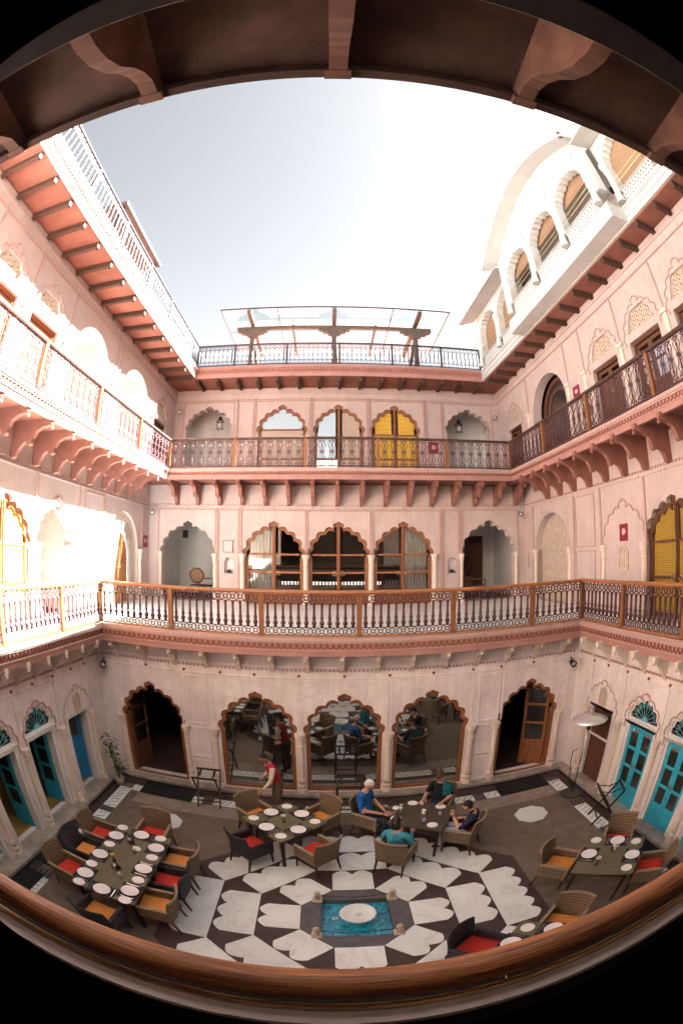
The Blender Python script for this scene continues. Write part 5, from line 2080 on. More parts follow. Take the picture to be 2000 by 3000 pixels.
pm_.bar((0, -.10, .004), (0, .0, .004), .012, .004)
pm_.bar((0, .0, .004), (0, .11, .004), .018, .002)
KNIFE = pm_.mesh('knife', STEEL)


def tagged(name, me, loc, rz, label, cat, group):
    o = put(name, me, None, loc, rz)
    o['label'] = label
    o['category'] = cat
    o['kind'] = 'thing'
    if group: o['group'] = group
    return o


def place(tag, x, y, rz, kind, where, mat_=True, cutl=True, z=.7505):
    """a plate, with placemat and cutlery for the dinner plates; rz: direction from plate to its diner is local -y"""
    cz = z
    if kind == 'L':
        if mat_:
            tagged('placemat', PMM, (x, y, z), rz, 'dark placemat ' + where, 'placemat', 'dark placemats on the ' + tag)
            cz = z + .0032
        tagged('plate', DIN, (x, y, cz), 0, 'large white plate ' + where, 'plate', 'white plates on the ' + tag)
        if cutl:
            c, s = math.cos(rz), math.sin(rz)
            tagged('fork', FORK, (x - .175 * c, y - .175 * s, cz), rz, 'steel fork ' + where, 'fork', 'forks on the ' + tag)
            tagged('knife', KNIFE, (x + .175 * c, y + .175 * s, cz), rz, 'steel knife ' + where, 'knife', 'knives on the ' + tag)
    else:
        if kind == 'g':
            tagged('placemat', PMG, (x, y, z), rz, 'green corner mat ' + where, 'placemat', 'green corner mats on the ' + tag)
            cz = z + .0032
        tagged('plate', SID, (x, y, cz), 0, 'small white plate ' + where, 'plate', 'white plates on the ' + tag)


tg = 'long table'
pl = [('S', -3.66, 5.68, 'far plinth side corner'), ('L', -3.66, 5.36, 'before the far red chair, plinth side'), ('S', -3.66, 5.04, 'between the first two plinth side diners'),
      ('L', -3.68, 4.66, 'before the black chair, plinth side'), ('S', -3.69, 4.31, 'between the last two plinth side diners'), ('L', -3.67, 4.00, 'before the near red chair, plinth side'),
      ('S', -3.66, 3.71, 'near plinth side corner')]
for k, x, y, w in pl:
    place(tg, x, y, -PI / 2, k, 'on the long table, ' + w)
pl = [('S', -2.95, 5.64, 'far corner towards the star paving'), ('L', -2.93, 5.32, 'before the far orange chair'), ('S', -2.91, 5.01, 'between the far orange and black chairs'),
      ('L', -2.93, 4.63, 'before the black chair with red seat'), ('S', -2.91, 4.29, 'between the black and near orange chairs'), ('L', -2.93, 3.95, 'before the near orange chair'),
      ('S', -2.92, 3.68, 'near corner towards the star paving')]
for k, x, y, w in pl:
    place(tg, x, y, PI / 2, k, 'on the long table, ' + w)
place(tg, -3.28, 5.60, PI, 'L', 'on the long table, at its far head')
place(tg, -3.30, 3.75, 0, 'L', 'on the long table, at its near head')
tg = 'square table'
for k, x, y, r_, w in (('L', -1.31, 7.12, rad(-135), 'before the chair by the waiter'), ('L', -.77, 7.12, rad(135), 'before the chair by the tray stand'), ('L', -1.33, 6.57, rad(-45), 'before the dark chair'), ('L', -.80, 6.54, rad(45), 'before the chair backing on the pool'),
                       ('g', -1.05, 7.38, rad(45), 'at the corner nearest the windows'), ('g', -1.59, 6.85, rad(45), 'at the corner nearest the long table'), ('g', -1.07, 6.29, rad(45), 'at the corner nearest the pool'), ('g', -.53, 6.84, rad(45), 'at the corner nearest the guests')):
    place(tg, x, y, r_, k, 'on the square table, ' + w)
tagged('placemat', PMG, (-1.05, 6.83, .7505), rad(45), 'green mat in the centre of the square table', 'placemat', None)
tg = 'table of the guests'
for x, y, w in ((1.24, 7.40, 'nearest the dark windows'), (.86, 6.88, 'before the woman in turquoise'), (1.43, 6.50, 'beside the boy in navy'), (1.71, 7.14, 'before the woman in the shawl')):
    place(tg, x, y, rad(-30), 'S', 'on the guests\' table, ' + w)
tg = 'four place table'
for k, x, y, r_, w in (('L', 4.05, 4.41, rad(135), 'before the chair nearest the doors'), ('L', 3.47, 4.38, rad(-135), 'before the orange chair'), ('L', 4.02, 3.83, rad(45), 'before the chair by the handrail'),
                       ('g', 3.76, 4.68, rad(45), 'at the far corner'), ('g', 4.28, 4.13, rad(45), 'at the doors corner'), ('g', 3.76, 3.57, rad(45), 'at the near corner')):
    place(tg, x, y, r_, k, 'on the teal doors table, ' + w)
tg = 'table below the handrail'
for k, x, y, r_, w in (('L', 1.72, 2.90, rad(-135), 'before the red chair'), ('L', 2.28, 2.90, rad(135), 'before the orange chair'), ('g', 2.0, 3.13, rad(45), 'at the far corner')):
    place(tg, x, y, r_, k, 'on the handrail table, ' + w)

# things on the tables
def holder(label, loc, rz, dark=True):
    t = thing('napkin_holder', label, 'napkin holder', loc, rz, 'napkin holders on the tables')
    m = MB()
    m.box(-.06, -.04, 0, .06, .04, .012)
    m.box(-.06, -.04, .0121, .06, -.032, .09)
    m.box(-.06, .032, .0121, .06, .04, .09)
    obj('holder', m, LEGB if dark else GREYS, t)
    m = MB()
    for k in range(4):
        m.bar((-.05 + .01 * k, -.02 + .012 * k, .013), (-.03 + .01 * k, -.022 + .014 * k, .13 - .008 * k), .002, .06)
    obj('napkins', m, LINEN, t)
    return t


holder('dark napkin holder on the long table between far place settings', (-3.36, 5.28, .7505), .5)
holder('dark napkin holder with menu near the middle of the long table', (-3.30, 4.42, .7505), .9)
holder('napkin holder with white napkins on the guests\' table', (1.37, 6.98, .7505), 1.0, False)
holder('dark napkin holder in the middle of the small table by the teal doors', (3.86, 4.22, .7505), 1.2)


def vase(label, loc, col):
    t = thing('vase', label, 'vase', loc, 0, 'little flower vases')
    m = MB()
    m.lathe([(.022, 0), (.032, .03), (.018, .07), (.022, .09), (.015, .09), (.012, .03), (0, .02)], 9)
    obj('jar', m, BRASS if col is None else GREYS, t, smooth=True)
    m = MB()
    for k in range(5):
        a = k * 1.257
        m.tube([(0, 0, .06), (.03 * math.cos(a), .03 * math.sin(a), .17)], .003, 4)
    obj('stem', m, LEAF, t, kind='stuff')
    if col:
        m = MB()
        for k in range(5):
            a = k * 1.257
            m.ball((.03 * math.cos(a), .03 * math.sin(a), .175), .018, 6, 4)
        obj('blossom', m, col, t, kind='stuff')
    return t


YEL = mat('yellow_petal', (0.62, 0.55, 0.02), 0.6)
PALEP = mat('pale_petal', (0.75, 0.68, 0.55), 0.6)
vase('small vase with yellow flower on the long table', (-3.40, 4.60, .7505), YEL)
vase('small vase with pale flower in the middle of the square table', (-1.06, 6.78, .7538), PALEP)
vase('small vase with green sprig on the small table by the teal doors', (3.42, 4.02, .7505), PALEP)
gm = MB()
gm.lathe([(.028, 0), (.030, .002), (.034, .12), (.031, .12), (.027, .008), (0, .008)], 10)
GLS = gm.mesh('glass', mat_clear('tumbler_glass', refl=0.25, tintc=(.8, .82, .82)), True)
for x, y, w in ((.98, 7.12, 'beside the man in blue'), (1.30, 6.62, 'beside the woman in turquoise'), (1.62, 6.78, 'beside the boy in navy'), (1.47, 7.36, 'beside the woman in the shawl'), (-3.20, 5.02, 'of the long table, far half'), (-3.16, 4.22, 'of the long table, near half')):
    tagged('drinking_glass', GLS, (x, y, .7505), 0, 'clear drinking glass on the table ' + w, 'glass', 'drinking glasses')
m = MB()
m.prism([(-.07, -.05), (-.05, .06), (.03, .07), (.075, .02), (.06, -.06)], 0, .012, (), 'xy')
m.prism([(-.04, -.03), (-.03, .04), (.02, .04), (.04, 0)], .0121, .03, (), 'xy')
NAP = m.mesh('napkin', LINEN)
for x, y, z, r_, w in ((-3.22, 5.15, .7505, .3, 'on the long table near its far napkin holder'), (.92, 7.28, .7505, 1.0, 'on the guests\' table corner before the man in blue'), (3.93, 4.28, .7505, 2.0, 'on the small table by the teal doors')):
    tagged('napkin', NAP, (x, y, z), r_, 'crumpled white napkin ' + w, 'napkin', 'white napkins')


# ---------------- folding tray stands
def tray(label, loc, rz):
    t = thing('tray_stand', label, 'tray stand', loc, rz, 'dark folding tray stands')
    for sx in (-1, 1):
        for sg in (-1, 1):
            m = MB()
            x = sx * .24 + sg * .016
            m.bar((x, -sg * .27, 0), (x, sg * .25, .80), .03, .035)
            obj('leg', m, LEGB, t)
    for sg in (-1, 1):
        m = MB()
        m.bar((-.27, sg * .25, .80), (.27, sg * .25, .80), .04, .035)
        obj('top_bar', m, LEGB, t)
        m = MB()
        m.bar((-.23, sg * .16, .14 + .0), (.23, sg * .16, .14), .025, .025)
        obj('stretcher', m, LEGB, t)
    for x in (-.15, .15):
        m = MB()
        m.add([(x - .025, -.25, .815), (x + .025, -.25, .815), (x + .025, 0, .75), (x - .025, 0, .75), (x + .025, .25, .815), (x - .025, .25, .815)], [(0, 1, 2, 3), (3, 2, 4, 5)])
        obj('strap', m, BLACK, t)
    return t


tray('dark folding tray stand between the open dark doorway and the waiter', (-2.80, 8.42, 0), .05)
tray('dark folding tray stand in front of the middle mirrored window', (.12, 8.42, 0), .0)
tray('dark folding tray stand beside the closed teal doors', (4.93, 6.18, 0), rad(70))

# ---------------- patio heater
ph = thing('patio_heater', 'tall patio heater with a wide silver reflector disc on a thin pole', 'patio heater', (4.88, 7.56, 0))
m = MB()
m.lathe([(.24, .0), (.25, .02), (.24, .04), (.06, .06), (.05, .09), (0, .09)], 24)
obj('base_disc', m, GREYS, ph, smooth=False)
m = MB()
m.tube([(.25 * math.cos(k * PI / 12), .25 * math.sin(k * PI / 12), .035) for k in range(24)], .018, 6, closed=True)
obj('base_rim', m, BLACK, ph, smooth=True)
m = MB()
m.tube([(0, 0, .09), (.02, 0, 1.0), (.06, 0, 1.72)], .018, 8)
obj('pole', m, STEEL, ph, smooth=True)
m = MB()
m.lathe([(.05, 0), (.055, .12), (.04, .15), (.045, .18), (.0, .19)], 10, (.06, 0, 1.70))
obj('burner', m, BEAM, ph, smooth=True)
m = MB()
m.lathe([(.40, 0), (.405, .01), (.25, .055), (.06, .085), (.05, .10), (0, .105)], 36, (.06, 0, 1.93))
m.lathe([(.395, -.002), (.25, .045), (.0, .075)], 36, (.06, 0, 1.93))
REFL = mat('brushed_aluminium', (0.80, 0.80, 0.80), 0.36, var=0.06, metal=0.65, scale=3)
obj('reflector', m, REFL, ph, smooth=True)
m = MB()
m.tube([(5.19, 8.42, .75), (5.17, 8.40, .55), (5.15, 8.30, .25), (5.10, 8.15, .11), (4.98, 7.9, .03), (4.92, 7.70, .03)], .010, 6)
m.ball((5.385, 8.44, .78), .035, 6, 4)
m.tube([(5.38, 8.44, .78), (5.19, 8.42, .75)], .010, 5)
o = obj('cable', m, BLACK)
o['label'] = 'black cable hanging from the wall down to the patio heater'
o['category'] = 'cable'
o['kind'] = 'thing'

# ---------------- mats
for a, w in (((-4.44, 8.29, -3.22, 8.91), 'before the dark open doorway beside the plant'), ((3.42, 8.29, 4.64, 8.91), 'before the doorway with the orange brown leaf'), ((-5.15, 4.35, -4.70, 5.50), 'by the plinth behind the black chair'), ((-5.15, 3.20, -4.78, 4.02), 'by the plinth closest to the near handrail'), ((4.80, 3.5, 5.14, 4.75), 'behind the small table by the teal doors')):
    m = MB()
    m.box(a[0], a[1], .0095, a[2], a[3], .017)
    o = obj('door_mat', m, MATB)
    o['label'] = 'black rubber floor mat ' + w
    o['category'] = 'mat'
    o['kind'] = 'thing'
    o['group'] = 'black mats on the courtyard floor'

# ---------------- potted plant in the corner
pp = thing('potted_plant', 'tall leafy plant in a pale pot in the corner by the blue door', 'plant', (-5.0, 8.46, 0))
m = MB()
m.lathe([(.08, 0), (.12, .10), (.13, .20), (.12, .22), (.10, .21), (0, .19)], 12)
obj('pot', m, POTM, pp, smooth=True)
m = MB()
stems = [(-.10, -.05, 1.35), (-.16, .05, 1.05), (.10, .06, .62), (.16, -.08, .55), (0, -.02, .9), (-.05, .10, 1.2)]
for sx, sy, h in stems:
    m.tube([(0, 0, .18), (sx * .5, sy * .5, .18 + (h - .18) * .6), (sx, sy, h)], [.012, .009, .005], 5)
obj('stem', m, STEM, pp, kind='stuff')
m = MB()
for sx, sy, h in stems:
    for k in range(17):
        f = RND.uniform(.55, 1.05)
        b = Vector((sx * f, sy * f, .18 + (h - .18) * f))
        a = RND.uniform(0, 2 * PI)
        L_ = RND.uniform(.13, .24)
        up = RND.uniform(-.2, .7)
        dv = Vector((math.cos(a), math.sin(a), up)).normalized()
        sd = dv.cross(Vector((0, 0, 1))).normalized() * RND.uniform(.018, .032)
        p1 = b + dv * L_ * .5 + Vector((0, 0, .01))
        p2 = b + dv * L_ + Vector((0, 0, -L_ * .35))
        m.add([b, p1 - sd, p2, p1 + sd], [(0, 1, 3), (1, 2, 3)])
obj('foliage', m, LEAF, pp, kind='stuff')

# ---------------- lanterns, spotlights, signs, niches
def lantern(label, loc):
    t = thing('lantern', label, 'lantern', loc, 0, 'black lanterns in the second floor arches')
    m = MB()
    m.tube([(0, 0, .32), (0, 0, .75)], .008, 5)
    obj('hanger', m, BLACK, t)
    m = MB()
    for k in range(6):
        a = k * PI / 3
        b = a + PI / 3
        P_ = lambda r, q, z: (r * math.cos(q), r * math.sin(q), z)
        m.tube([P_(.13, a, -.20), P_(.13, a, .10), P_(.05, a, .26), (0, 0, .32)], .010, 4)
        m.tube([P_(.13, a, .10), P_(.13, b, .10)], .011, 4)
        m.tube([P_(.13, a, -.20), P_(.13, b, -.20)], .011, 4)
        m.tube([P_(.17, a, .09), P_(.17, b, .09)], .009, 4)
        m.tube([P_(.13, a, -.20), P_(.15, a, -.27)], .008, 4)
    m.lathe([(0, .30), (.05, .28), (.09, .20), (.10, .17)], 6)
    obj('cage', m, BLACK, t)
    m = MB()
    m.lathe([(.05, -.18), (.06, -.05), (.04, .02), (0, .03)], 8)
    obj('glass_cup', m, WHITE_P, t)
    return t


lantern('black lantern in the second floor arch nearest the sunlit side', (-4.5, 17.15, 10.47))
lantern('black lantern in the second floor arch nearest the white pavilion', (4.84, 17.15, 10.42))


def spot(label, loc, rz):
    t = thing('spotlight', label, 'spotlight', loc, rz, 'small black spotlights in the wall corners')
    m = MB()
    m.lathe([(.0, -.12), (.06, -.11), (.075, .0), (.08, .08), (.07, .08), (.06, .02), (0, .02)], 10)
    obj('housing', m, BLACK, t, rot=(rad(100), 0, 0), smooth=True)
    m = MB()
    m.lathe([(.055, .04), (0, .05)], 10)
    obj('lens', m, CHINA, t, rot=(rad(100), 0, 0))
    m = MB()
    m.tube([(0, .02, .02), (0, .16, .10), (0, .20, .10)], .014, 5)
    obj('bracket', m, BLACK, t)
    return t


spot('black spotlight in the first floor corner by the wicker chair alcove', (-6.05, 14.35, 6.74), rad(20))
spot('black spotlight in the first floor corner by the dark door alcove', (6.12, 14.4, 6.73), rad(-10))
spot('black spotlight in the second floor corner on the sunlit side', (-6.05, 16.5, 10.82), rad(20))
spot('black spotlight in the second floor corner on the pavilion side', (6.2, 16.55, 10.70), rad(-10))
spot('black spotlight under the terrace above the potted plant', (-5.2, 8.95, 2.92), rad(20))
spot('black spotlight under the terrace above the patio heater', (5.15, 8.95, 2.88), rad(-10))


def sign(label, F, u, z, w, h, mt, d=0.0):
    o = F.at(u, d, z)
    t = thing('wall_sign', label, 'sign', o, F.rz, 'small framed wall signs')
    m = MB()
    m.box(-w / 2, -.022, -h / 2, w / 2, -.001, h / 2)
    obj('board', m, mt, t)
    m = MB()
    m.prism(rect(-w / 2 - .015, -h / 2 - .015, w / 2 + .015, h / 2 + .015), -.032, -.0005, [rect(-w / 2, -h / 2, w / 2, h / 2)], 'xz')
    obj('frame', m, SIGNR, t)
    m = MB()
    m.prism([(.28 * w * math.cos(a * PI / 6) + RND.uniform(-.02, .02), .22 * h * math.sin(a * PI / 6) + .05 * h) for a in range(12)], -.0245, -.0225, (), 'xz')
    obj('emblem', m, SIGNP, t)
    return t


sign('pale pink framed sign above the niche by the wicker chair alcove', F_B1, -3.45, 5.72, .30, .36, SIGNP)
sign('maroon sign on the shaded wall above the small stone screen', F_R1, 8.72, 5.78, .28, .36, SIGNR)
sign('maroon sign in the sunlit corner near the arched lattice door', F_L1, 14.25, 5.78, .28, .36, SIGNR)
sign('maroon sign beside the round arch of the shaded second floor', F_R2, 10.35, 9.66, .30, .30, SIGNR)
sign('maroon sign on the second floor back wall beside the yellow window', F_B2, 3.66, 9.45, .34, .42, SIGNR)
sign('maroon sign inside the alcove with the dark door', F_B1, 4.68, 5.68, .22, .32, SIGNR, d=2.97)
for (cx, hw), w in zip(NICH, ('by the pale pink sign', 'by the dark door alcove')):
    m = MB()
    m.prism(arch(0, hw + .01, 4.86, 5.18, 5.38, n=0), .16, .20, (), 'xz')
    m.box(-hw, .0, 4.845, hw, .16, 4.872)
    obj('niche_back', m, PINK_LOW, wall_b1, (cx, 0, 0))
    t = thing('oil_lamp', 'small dark ornament standing in the wall niche ' + w, 'ornament', (cx, W1Y + .08, 4.873), 0, 'ornaments in the niches')
    m = MB()
    m.lathe([(.05, 0), (.06, .02), (.03, .05), (.055, .08), (.04, .10), (0, .10)], 9)
    obj('bowl', m, LEGB, t, smooth=True)
    m = MB()
    m.ball((-.06, 0, .05), .03, 6, 4)
    obj('knob', m, LEGB, t)
    m = MB()
    m.ball((.065, 0, .04), .026, 6, 4)
    obj('knob', m, LEGB, t)

# ---------------- first floor alcove furniture
AC = thing('cane_chair', 'old wooden armchair with cane back in the first floor alcove', 'chair', (-4.75, 16.0, T1Z), rad(160))
m = MB()
m.box(-.28, -.28, .40, .28, .26, .45)
obj('seat', m, WOOD_D, AC)
m = MB()
m.tube([(.30 * math.cos(a * PI / 6), .26, .78 + .25 * math.sin(a * PI / 6)) for a in range(12)], .03, 6, closed=True)
obj('back_hoop', m, WOOD_D, AC)
m = MB()
m.prism([(.28 * math.cos(a * PI / 6), .78 + .23 * math.sin(a * PI / 6)) for a in range(12)], .25, .27, (), 'xz')
obj('cane_panel', m, BLINDB, AC)
for sx in (-1, 1):
    m = MB()
    m.tube([(sx * .29, .26, .70), (sx * .38, 0, .68), (sx * .36, -.28, .66), (sx * .30, -.27, .42)], .022, 6)
    obj('arm', m, WOOD_D, AC)
    for y in (-.25, .24):
        m = MB()
        m.tube([(sx * .25, y, .40), (sx * .26, y * 1.05, 0)], .025, 6)
        obj('leg', m, WOOD_D, AC)
m = MB()
m.box(-.45, -.04, -.95, .45, .0, .95)
o = thing('framed_picture', 'big dark framed picture leaning over the cane chair in the alcove', 'picture', (-3.64, 15.9, 5.65), rad(-80))
obj('frame', m, WOOD_D, o)
m = MB()
m.box(-.30, -.05, -.78, .30, -.041, .78)
obj('canvas', m, mat('brown_painting', (0.16, 0.13, 0.08), 0.5, var=0.4, scale=4), o)
t = thing('low_table', 'little white table beside the cane chair in the alcove', 'table', (-4.05, 16.3, T1Z), 0)
m = MB()
m.box(-.25, -.2, .40, .25, .2, .44)
obj('tabletop', m, ROOMW, t)
for a in (-1, 1):
    for b in (-1, 1):
        m = MB()
        m.box(a * .22 - .02, b * .17 - .02, 0, a * .22 + .02, b * .17 + .02, .40)
        obj('leg', m, ROOMW, t)
m = MB()
m.box(-.10, -.10, -.14, .10, .10, .14)
o = obj('loudspeaker', m, BLACK, None, (-5.55, 16.6, 6.15), .4)
o['label'] = 'black box loudspeaker high on the alcove wall above the cane chair'
o['category'] = 'loudspeaker'
o['kind'] = 'thing'
t = thing('console_table', 'dark carved console table in the alcove with the maroon sign', 'table', (4.32, 15.6, T1Z), 0)
m = MB()
m.box(-.28, -.4, .72, .28, .4, .78)
obj('tabletop', m, WOOD_D, t)
m = MB()
m.box(-.22, -.34, .45, .22, .34, .718)
obj('drawer_box', m, WOOD_D, t)
for a in (-1, 1):
    for b in (-1, 1):
        m = MB()
        m.lathe([(.03, 0), (.04, .05), (.02, .1), (.035, .3), (.03, .45)], 7, (a * .2, b * .32, 0))
        obj('leg', m, WOOD_D, t)
t = thing('dark_chair', 'dark armchair beside the console table in the alcove', 'chair', (4.85, 15.5, T1Z), rad(90))
m = MB()
m.box(-.25, -.25, .40, .25, .25, .45)
obj('seat', m, WOOD_D, t)
m = MB()
m.box(-.25, .22, .46, .25, .27, .95)
obj('backrest', m, WOOD_D, t)
for sx in (-1, 1):
    m = MB()
    m.tube([(sx * .26, .24, .68), (sx * .27, -.24, .66), (sx * .25, -.24, .45)], .022, 6)
    obj('arm', m, WOOD_D, t)
    for y in (-.22, .22):
        m = MB()
        m.box(sx * .22 - .02, y - .02, 0, sx * .22 + .02, y + .02, .40)
        obj('leg', m, WOOD_D, t)
t = thing('tall_door', 'tall dark carved door on the far wall of the alcove with the maroon sign', 'door', (5.40, W1Y + 2.96, T1Z), 0)
m = MB()
m.box(-.38, -.05, 0, .38, 0, 2.25)
obj('leaf', m, WOOD_D, t)
for z0, z1 in ((.1, .7), (.8, 1.4), (1.5, 2.15)):
    m = MB()
    m.box(-.28, -.07, z0, .28, -.051, z1)
    obj('panel', m, WOOD_D, t)


# ================================================================ PEOPLE
def person(label, loc, rz, J, regions, mats, head, hair, hands, extra=None):
    """J: name -> (pos, radius); regions: list of (a, b, material index) edges; head: (centre, tilt vector)"""
    import bmesh
    names_ = list(J)
    bmx = bmesh.new()
    lay = bmx.verts.layers.skin.verify()
    bv = {}
    for k in names_:
        p, r = J[k]
        v = bmx.verts.new(p)
        v[lay].radius = (r, r) if not isinstance(r, tuple) else r
        v[lay].use_root = (k == 'pelvis')
        bv[k] = v
    for a, b, _ in regions:
        bmx.edges.new((bv[a], bv[b]))
    me = bpy.data.meshes.new('body_rig')
    bmx.to_mesh(me)
    bmx.free()
    tmp = bpy.data.objects.new('body_rig', me)
    C.objects.link(tmp)
    sk = tmp.modifiers.new('skin', 'SKIN')
    sk.use_smooth_shade = True
    sb = tmp.modifiers.new('sub', 'SUBSURF')
    sb.levels = 1
    sb.render_levels = 1
    dg = bpy.context.evaluated_depsgraph_get()
    ev = tmp.evaluated_get(dg)
    em = ev.to_mesh()
    m = MB()
    vs = [tuple(v.co) for v in em.vertices]
    segs = [(Vector(J[a][0]), Vector(J[b][0]), i) for a, b, i in regions]
    fs = []
    mi = []
    for p in em.polygons:
        c = p.center
        best = (9, 0)
        for a, b, i in segs:
            ab = b - a
            t_ = max(0, min(1, (c - a).dot(ab) / max(ab.length_squared, 1e-9)))
            dd = (a + ab * t_ - c).length
            if dd < best[0]: best = (dd, i)
        fs.append(tuple(p.vertices))
        mi.append(best[1])
    m.v = vs
    m.f = fs
    m.mi = mi
    ev.to_mesh_clear()
    bpy.data.objects.remove(tmp)
    # head with face, ears; fingers
    hc, hd = Vector(head[0]), Vector(head[1]).normalized()   # centre, facing direction
    rt = hd.cross(Vector((0, 0, 1))).normalized()
    up = rt.cross(hd).normalized()

    def hp(x, y, z): return tuple(hc + rt * x + hd * y + up * z)
    b0 = len(m.v)
    m.ball((0, 0, 0), 1.0, 12, 9, .074, .090, .112, m=0)
    for i in range(b0, len(m.v)):
        x, y, z = m.v[i]
        if y > 0 and z < -.03: x *= .86; 
        m.v[i] = hp(x, y * (1.0 if z > -.06 else .92), z)
    m.add([hp(0, .088, .02), hp(-.014, .085, -.025), hp(.014, .085, -.025), hp(0, .110, -.022)], [(0, 1, 3), (0, 3, 2), (1, 2, 3)], 0)
    for sx in (-1, 1):
        m.ball(hp(sx * .076, -.005, -.005), .018, 5, 4, m=0)
        m.ball(hp(sx * .028, .080, .012), .010, 5, 3, m=len(mats) - 1)
    m.tube([hp(-.022, .083, -.058), hp(0, .089, -.057), hp(.022, .083, -.058)], .006, 4, m=len(mats) - 2)
    for hpnt, hdir, side in hands:
        w_ = Vector(hpnt)
        d_ = Vector(hdir).normalized()
        s_ = d_.cross(Vector((0, 0, 1))).normalized()
        u_ = s_.cross(d_)
        m.bar(tuple(w_ - d_ * .03), tuple(w_ + d_ * .06), .07, .03, m=0)
        for k, ln in enumerate((.062, .074, .068, .052)):
            o_ = s_ * ((k - 1.5) * .018)
            m.tube([tuple(w_ + d_ * .055 + o_), tuple(w_ + d_ * (.055 + ln * .55) + o_ * 1.1 - u_ * .008), tuple(w_ + d_ * (.05 + ln * .92) + o_ * 1.1 - u_ * .03)], [.010, .009, .007], 5, m=0)
        o_ = s_ * (.038 * side)
        m.tube([tuple(w_ + o_ * .8 - d_ * .005), tuple(w_ + o_ * 1.6 + d_ * .03 - u_ * .006), tuple(w_ + o_ * 1.5 + d_ * .062 - u_ * .018)], [.012, .010, .008], 5, m=0)
    me2 = m.mesh('person', mats, True)
    o = put('person', me2, None, loc, rz)
    o['label'] = label
    o['category'] = 'person'
    o['kind'] = 'thing'
    o['group'] = 'people in the courtyard'
    # hair cap
    hm = MB()
    N, K = 14, 9
    idx = {}
    vs = []
    for i in range(K + 1):
        t_ = PI * i / K
        for j in range(N):
            a = 2 * PI * j / N
            x, y, z = .081 * math.sin(t_) * math.cos(a), .097 * math.sin(t_) * math.sin(a), .120 * math.cos(t_)
            vs.append((x, y, z))
    fs = []
    low, front = hair[1], hair[2]
    for i in range(K):
        for j in range(N):
            q = (i * N + j, i * N + (j + 1) % N, (i + 1) * N + (j + 1) % N, (i + 1) * N + j)
            cy = sum(vs[k][1] for k in q) / 4
            cz = sum(vs[k][2] for k in q) / 4
            fr_ = max(0, min(1, (cy + .03) / .07))
            if cz > low + (front - low) * fr_:
                fs.append(q)
    hm.add([hp(x, y - .004, z + .004) for x, y, z in vs], fs)
    if len(hair) > 3 and hair[3] == 'bun':
        bun = MB().ball(hp(0, -.05, .135), .045, 8, 6)
        obj('hair_bun', bun, hair[0], o, smooth=True)
    if len(hair) > 3 and hair[3] == 'long':
        lh = MB().ball(hp(0, -.06, -.07), .085, 10, 7, 1.0, .7, 1.3)
        obj('long_hair', lh, hair[0], o, smooth=True)
    obj('hair', hm, hair[0], o, smooth=True)
    return o


def seated(h=1.0, lean=.0, hands=((.10, -.30, .72), (-.10, -.30, .72)), wide=1.0, elbow=None, sx=0.0):
    J = {}
    def a(k, x, y, z, r): J[k] = ((x * wide if abs(x) > .05 else x, y, z), r)
    a('pelvis', 0, .06, .53, (.15 * wide, .12))
    a('belly', 0, .10 + lean * .3, .68, (.145 * wide, .115 * wide))
    a('chest', 0, .12 + lean * .7, .88 * h, (.165 * wide, .115))
    a('collar', 0, .12 + lean, 1.02 * h, (.11 * wide, .075))
    a('neck', sx * .4, .09 + lean, 1.09 * h, .052)
    a('nape', sx, .07 + lean, 1.15 * h, .05)
    for s, n in ((1, 'r'), (-1, 'l')):
        hx, hy, hz = hands[0] if s > 0 else hands[1]
        a('shoulder' + n, s * .175, .12 + lean, 1.0 * h, .068)
        ex, ey, ez = (s * .25, .06 + lean * .6, .76 * h) if elbow is None else elbow[0 if s > 0 else 1]
        J['mid' + n] = (tuple((Vector(J['shoulder' + n][0]) + Vector((ex, ey, ez))) / 2), .056)
        J['elbow' + n] = ((ex, ey, ez), .043)
        J['wrist' + n] = ((hx, hy, hz), .029)
        a('hip' + n, s * .09, .04, .51, .088)
        a('knee' + n, s * .13, -.36, .53, .066)
        a('ankle' + n, s * .13, -.30, .10, .042)
        a('toe' + n, s * .14, -.45, .045, .036)
    return J


def seg(sleeve, short=True):
    """edges with material index: 0 skin, 1 top, 2 trousers, 3 shoes"""
    r = [('pelvis', 'belly', 1), ('belly', 'chest', 1), ('chest', 'collar', 1), ('collar', 'neck', 0), ('neck', 'nape', 0)]
    for n in 'rl':
        r += [('collar', 'shoulder' + n, 1), ('shoulder' + n, 'mid' + n, 1), ('mid' + n, 'elbow' + n, 1 if sleeve > 1 else 1), ('elbow' + n, 'wrist' + n, 1 if sleeve > 2 else 0),
              ('pelvis', 'hip' + n, 2), ('hip' + n, 'knee' + n, 2), ('knee' + n, 'ankle' + n, 2), ('ankle' + n, 'toe' + n, 3)]
    return r


LIP = mat('lip_red', (0.36, 0.10, 0.08), 0.5)
EYE = mat('eye_dark', (0.02, 0.015, 0.012), 0.3)
# man in the blue shirt
J = seated(1.04, .02, ((.06, -.27, .66), (-.06, -.29, .67)), 1.12)
person('grey haired man in a bright blue shirt, hands folded, seated at the table', (.47, 7.41, -.01), rad(60), J, seg(1), [SKIN, C_BLUE, C_DENIM, C_BLACK, LIP, EYE],
       ((0, .04, 1.295), (-.05, -1, -.35)), (HAIR_W, -.02, .035), [((.05, -.30, .66), (-.4, -1, 0), -1), ((-.05, -.32, .675), (.4, -1, 0), 1)])
